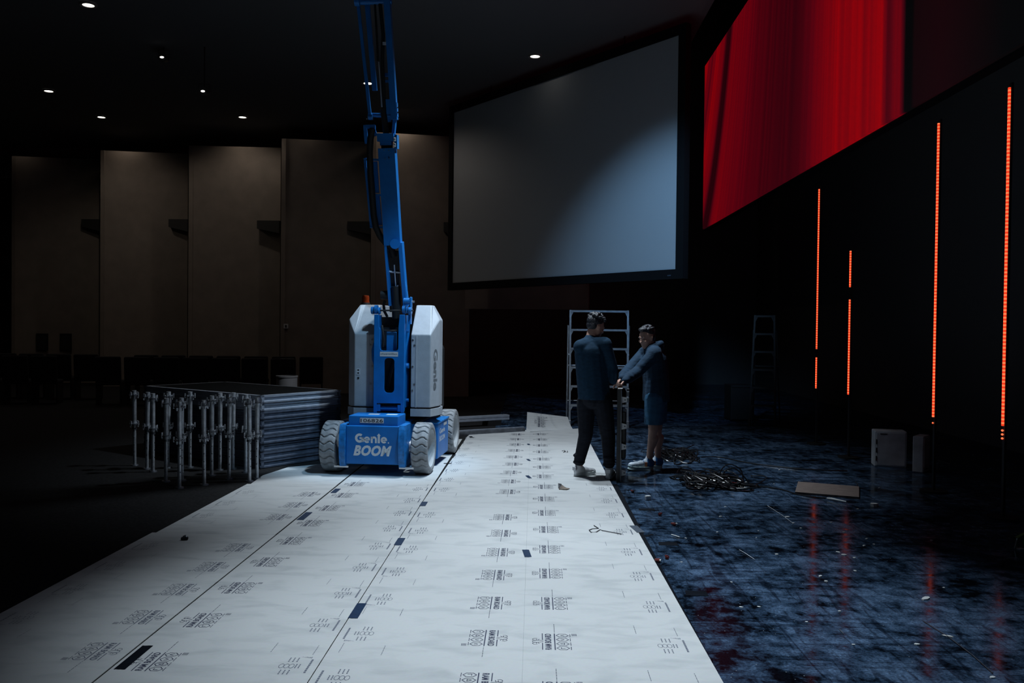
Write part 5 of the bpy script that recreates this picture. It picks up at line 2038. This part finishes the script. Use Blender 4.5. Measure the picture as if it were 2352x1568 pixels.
# ------------------------------------------------------------------ things lying on the stage floor
pl_ = [G(1833, 1110), G(1973, 1121), G(1973, 1146), G(1826, 1134)]
mb = MB().prism([(p_.x, p_.y, 0.001) for p_ in pl_], (0, 0, 0.02))
tag(mb.build('plank', 'wood'), 'short grey-brown wooden board lying on the dark floor', 'plank')
a, b = G(1899, 1144, 0.015), G(1944, 1152, 0.015)
mb = MB().tube([a, (a * 0.7 + b * 0.3) + V(0, 0.02, 0.0), b], [0.008, 0.012, 0.006], 8)
tag(mb.build('wood_sliver', 'paper'), 'thin pale sliver of wood in front of the wooden board', 'wood sliver')


def scrap(px, py, size, material, name, label, cat, asp=2.0, rz=0.0, group=None, th=0.004, seed=0):
    p = G(px, py)
    r = random.Random(seed + int(px * 7 + py))
    n = 7
    pts = []
    for k in range(n):
        a_ = 2 * math.pi * k / n
        rr1 = size * r.uniform(0.6, 1.0)
        pts.append((rr1 * math.cos(a_) * asp, rr1 * math.sin(a_), 0.0))
    o = MB().prism(pts, (r.uniform(-0.3, 0.3) * size, 0, th)).build(name, material)
    o.location = (p.x, p.y, 0.0008)
    o.rotation_euler = (0, 0, rz + r.uniform(-0.6, 0.6))
    return tag(o, label, cat, group)


GR = 'tiny paper scraps on the dark stage floor'
SCR = [(1808, 1187, .022), (1822, 1201, .012), (1839, 1213, .010), (1742, 1219, .007), (1666, 1164, .012), (1655, 1186, .012), (1552, 1202, .013), (1575, 1236, .009), (1647, 1222, .008),
       (1909, 1200, .012), (1938, 1222, .012), (1784, 1273, .013), (1938, 1274, .02), (1925, 1268, .018), (1990, 1237, .012), (1962, 1281, .014), (1964, 1311, .013), (1884, 1323, .015),
       (1897, 1335, .013), (1984, 1253, .014), (2007, 1250, .010), (1713, 1107, .012), (1790, 1079, .014), (1778, 1111, .008), (1970, 1169, .012), (2020, 1120, .010), (2139, 1241, .010),
       (2168, 1350, .010), (1743, 1394, .011), (1702, 1395, .012), (1928, 1404, .010), (1853, 1429, .010), (1960, 1481, .010), (2106, 1480, .016), (2279, 1556, .016), (1457, 1058, .012), (1565, 1291, .010), (1680, 1337, .007), (1737, 1235, .008)]
for px, py, s_ in SCR:
    scrap(px, py, s_ * 0.8, 'paper', 'paper_scrap', 'tiny pale paper scrap lying on the black stage floor', 'scrap', 1.5, 0, GR)
scrap(2008, 1163, 0.035, 'paper', 'paper_scrap', 'crumpled white paper bit right of the wooden board', 'scrap', 1.1, 0, None, 0.03)
scrap(2125, 1376, 0.02, 'paper', 'plastic_sliver', 'long white plastic sliver below the tall red reflection', 'scrap', 2.6, 1.1, None, 0.008)
scrap(2176, 1462, 0.013, 'paper', 'plastic_sliver', 'small white plastic sliver at the lower right', 'scrap', 2.4, -0.6, None, 0.006)
scrap(1933, 1452, 0.006, 'tape_grey', 'zip_tie_end', 'thin bluish zip tie end standing out on the floor at lower right', 'scrap', 7, 1.3, None, 0.006)
for px, py, lab in ((1452, 1131, 'dark red wire nut beside the board, nearest the men'), (1546, 1207, 'dark red wire nut beside a white scrap'), (1531, 1283, 'dark red wire nut lying on the floor'), (1510, 1291, 'red and white wire nut touching the edge of the rightmost board'), (1517, 1184, 'small dark wire nut below the black tape piece')):
    p = G(px, py)
    t = thing('wire_nut', lab, 'wire nut', (p.x, p.y, 0.016), rnd.uniform(0, 3), 'wire nuts on the floor')
    MB().cyl((-0.018, 0, 0), (0.018, 0, 0), 0.015, 0.009, 10).build('cap', 'red_bit', t)
    MB().cyl((-0.026, 0, 0), (-0.016, 0, 0), 0.008, 0.010, 8).build('skirt', 'paper' if px == 1510 else 'red_bit', t)
p = G(1488, 1148)
t = thing('small_box', 'tiny pale cardboard cube on the floor beside the board', 'box', (p.x, p.y, 0.02), 0.3)
MB().rbox((0, 0, 0), (0.05, 0.04, 0.038), 0.004).build('body', 'box_grey', t)
MB().rbox((0, 0, 0.0195), (0.046, 0.036, 0.004), 0.001).build('lid', 'paper', t)
for px, py, lx_, ly_, rz, lab in ((1486, 1170, .15, .085, -0.03, 'black tape piece on the floor beside the rightmost board'), (1535, 1249, .15, .10, -0.05, 'black tape piece on the floor below the pale wire bits'),
                                  (1600, 1363, .14, .10, -0.1, 'black tape smear on the floor joint'), (1492, 1229, .10, .03, 0.8, 'narrow black tape strip next to the grey edge tape')):
    p = G(px, py)
    o = MB().prism([(-lx_ / 2, -ly_ / 2, 0), (lx_ / 2, -ly_ / 2 + 0.01, 0), (lx_ / 2 - 0.01, ly_ / 2, 0), (-lx_ / 2 + 0.005, ly_ / 2, 0)], (0, 0, 0.0015)).build('tape_strip', 'tape_black')
    o.location = (p.x, p.y, 0.001)
    o.rotation_euler = (0, 0, rz)
    tag(o, lab, 'tape', 'black tape pieces on the stage floor')
# thin wires
def wire(pts, r_, material, name, label, cat, z=0.006):
    P = [G(a_, b_, z) for a_, b_ in pts]
    return tag(MB().tube(P, r_, 6).build(name, material), label, cat)


wire([(1542, 1227), (1552, 1230), (1561, 1233)], 0.004, 'paper', 'wire_bit', 'short pale wire bit on the floor right of the grey edge tape', 'wire')
wire([(1763, 1161), (1783, 1174), (1800, 1185), (1822, 1202)], 0.002, 'box_grey', 'string', 'thin pale string running to a paper scrap', 'string')
wire([(1698, 1262), (1712, 1270), (1733, 1284)], 0.002, 'box_grey', 'string', 'thin pale string in the middle of the dark floor', 'string')
wire([(2120, 1425), (2180, 1463), (2235, 1505), (2280, 1545)], 0.0025, 'alu_dark', 'string', 'long thin string at the lower right corner', 'string')
wire([(1964, 1106), (1969, 1110), (1968, 1117)], 0.003, 'alu_dark', 'wire_bit', 'curled grey wire bit behind the wooden board', 'wire')
wire([(1364, 1206), (1375, 1213), (1360, 1214), (1353, 1217), (1358, 1222), (1370, 1221), (1378, 1216), (1384, 1218), (1400, 1221), (1428, 1226)], 0.003, 'ink', 'wire_bit', 'curled black wire lying on the rightmost board', 'wire', 0.009)
wire([(1291, 1035), (1296, 1034), (1299, 1036), (1294, 1038), (1304, 1038), (1303, 1035)], 0.004, 'ink', 'wire_bit', 'small black wire curl on the board near the ladder', 'wire', 0.009)
p = G(1294, 1124)
t = thing('torn_cardboard', 'torn scrap of brown card lying on the rightmost board', 'cardboard', (p.x, p.y, BT), 0.0)
MB().prism([(-0.05, -0.03, 0.0), (0.02, -0.05, 0.002), (0.06, -0.01, 0.004), (0.02, 0.02, 0.006), (-0.02, 0.04, 0.03)], (0.005, 0.0, 0.008)).build('flap', 'brown_card', t)
MB().prism([(-0.05, 0.03, 0.0), (-0.01, 0.02, 0.0), (-0.015, 0.12, 0.02), (-0.05, 0.10, 0.03)], (0.0, 0.01, 0.01)).build('fold', 'ink', t)
# small clip on the leftmost board
p = G(424, 1241)
t = thing('cable_clip', 'small dark clip lying on the leftmost board', 'clip', (p.x, p.y, BT), 0.2)
MB().rbox((0, 0, 0.012), (0.05, 0.03, 0.02), 0.004).build('body', 'ink', t)
MB().cyl((-0.01, 0, 0.022), (0.012, 0, 0.03), 0.010, None, 8).build('screw', 'steel', t)
# cut lines on the board by the lift wheel
for px, py, lx_, ly_, lab in ((1028, 1065, .09, .05, 'short black gap line in the board near the lift wheel'), (1043, 1048, .008, .30, 'black slit along the board edge near the lift')):
    p = G(px, py)
    o = MB().b2(-lx_ / 2, lx_ / 2, -ly_ / 2, ly_ / 2, 0, 0.001).build('tape_strip', 'tape_black')
    o.location = (p.x, p.y, BT + 0.001)
    tag(o, lab, 'tape')

# ------------------------------------------------------------------ pale equipment boxes and a green clip at right
a, b = G(2008, 1071), G(2073, 1075)
t = thing('equipment_case', 'pale grey upright equipment case on the dark stage', 'case', (a.x, a.y, 0), math.atan2(b.y - a.y, b.x - a.x) + 0.12)
wd_ = 0.36
MB().rbox((wd_ / 2, 0.12, 0.215), (wd_, 0.24, 0.43), 0.012).build('body', 'box_grey', t)
MB().rbox((wd_ / 2, -0.002, 0.215), (wd_ - 0.04, 0.01, 0.39), 0.004).build('front_panel', 'box_grey', t)
for zz in (0.30, 0.20, 0.10):
    MB().rbox((0.022, -0.004, zz), (0.014, 0.012, 0.06), 0.004).build('handle_slot', 'black_paint', t)
MB().rbox((0.10, -0.006, 0.395), (0.08, 0.01, 0.012), 0.003).build('latch', 'black_paint', t)
a = G(2122, 1086)
t = thing('equipment_case', 'narrow grey equipment case, right of the larger one', 'case', (a.x, a.y, 0), 0.9)
MB().rbox((0.10, 0.06, 0.21), (0.26, 0.12, 0.42), 0.012).build('body', 'box_grey', t)
MB().rbox((0.10, -0.003, 0.23), (0.22, 0.008, 0.34), 0.004).build('front_panel', 'box_grey', t)
MB().rbox((0.10, -0.004, 0.04), (0.10, 0.01, 0.02), 0.004).build('handle_slot', 'black_paint', t)
wire([(2154, 1057), (2168, 1061), (2181, 1065)], 0.004, 'alu_dark', 'metal_rod', 'thin grey rod lying right of the narrow case', 'rod', 0.006)
p = G(2345, 1262)
t = thing('green_clamp', 'green clamp with a pale tag at the right edge', 'clamp', (p.x, p.y, 0), 0.3)
MB().prism([(-0.03, 0, 0.09), (0.05, 0.0, 0.12), (0.09, 0, 0.10), (0.08, 0, 0.06), (0.0, 0, 0.075)], (0, 0.03, 0)).build('jaw', 'green_bit', t)
MB().prism([(0.04, 0, 0.07), (0.09, 0, 0.06), (0.10, 0, 0.0), (0.06, 0, 0.0)], (0, 0.03, 0)).build('handle', 'green_bit', t)
MB().tube([(-0.025, 0.01, 0.085), (-0.03, 0.01, 0.05), (-0.045, 0.01, 0.008)], 0.008, 8).build('screw', 'plug', t)
MB().rbox((-0.005, 0.0, 0.006), (0.05, 0.04, 0.012), 0.003).build('tag', 'box_grey', t)
a = G(1682, 968)
t = thing('road_case', 'dim black road case in the shadow beside the dark ladder', 'case', (a.x, a.y + 0.1, 0), 0.1)
MB().rbox((0.2, 0.2, 0.33), (0.40, 0.40, 0.62), 0.012).build('body', 'black_paint', t)
for x in (0.0, 0.4):
    MB().b2(x - 0.012, x + 0.012, -0.012, 0.012, 0.02, 0.64).build('corner_edge', 'ladder_dark', t)
MB().b2(0.0, 0.4, -0.012, 0.0, 0.60, 0.64).build('lid_edge', 'ladder_dark', t)

# ------------------------------------------------------------------ rows of dark seats in the hall
def seat_proto():
    t = thing('auditorium_seat', 'x', 'seat', (0, 0, 0), 0, 'rows of dark auditorium seats')
    MB().rbox((0, 0, 0.43), (0.48, 0.46, 0.09), 0.03).build('cushion', 'seat', t)
    MB().rbox((0, 0.24, 0.70), (0.48, 0.07, 0.52), 0.03, 2, Matrix.Rotation(-0.12, 3, 'X')).build('backrest', 'seat', t)
    for s in (-1, 1):
        MB().b2(s * 0.22 - 0.015, s * 0.22 + 0.015, -0.2, 0.2, -0.006, 0.40).build('leg', 'black_metal', t)
    return t


sp_ = seat_proto()
first = True
for ri, Yr in enumerate((17.2, 18.3)):
    for k in range(14):
        X = -13.2 + ri * 0.27 + k * 0.58 + (0.7 if k >= 7 else 0)
        if Yr > 22 - 0.3 * (X + 13):
            continue
        o = sp_ if first else dup(sp_, (0, 0, 0))
        first = False
        o.location = (X, Yr, 0)
        o.rotation_euler = (0, 0, math.pi + 0.25)
        o['label'] = ('dark upholstered seat in the front row, below the tan wall panels', 'dark upholstered seat in the back row, below the tan wall panels')[ri]
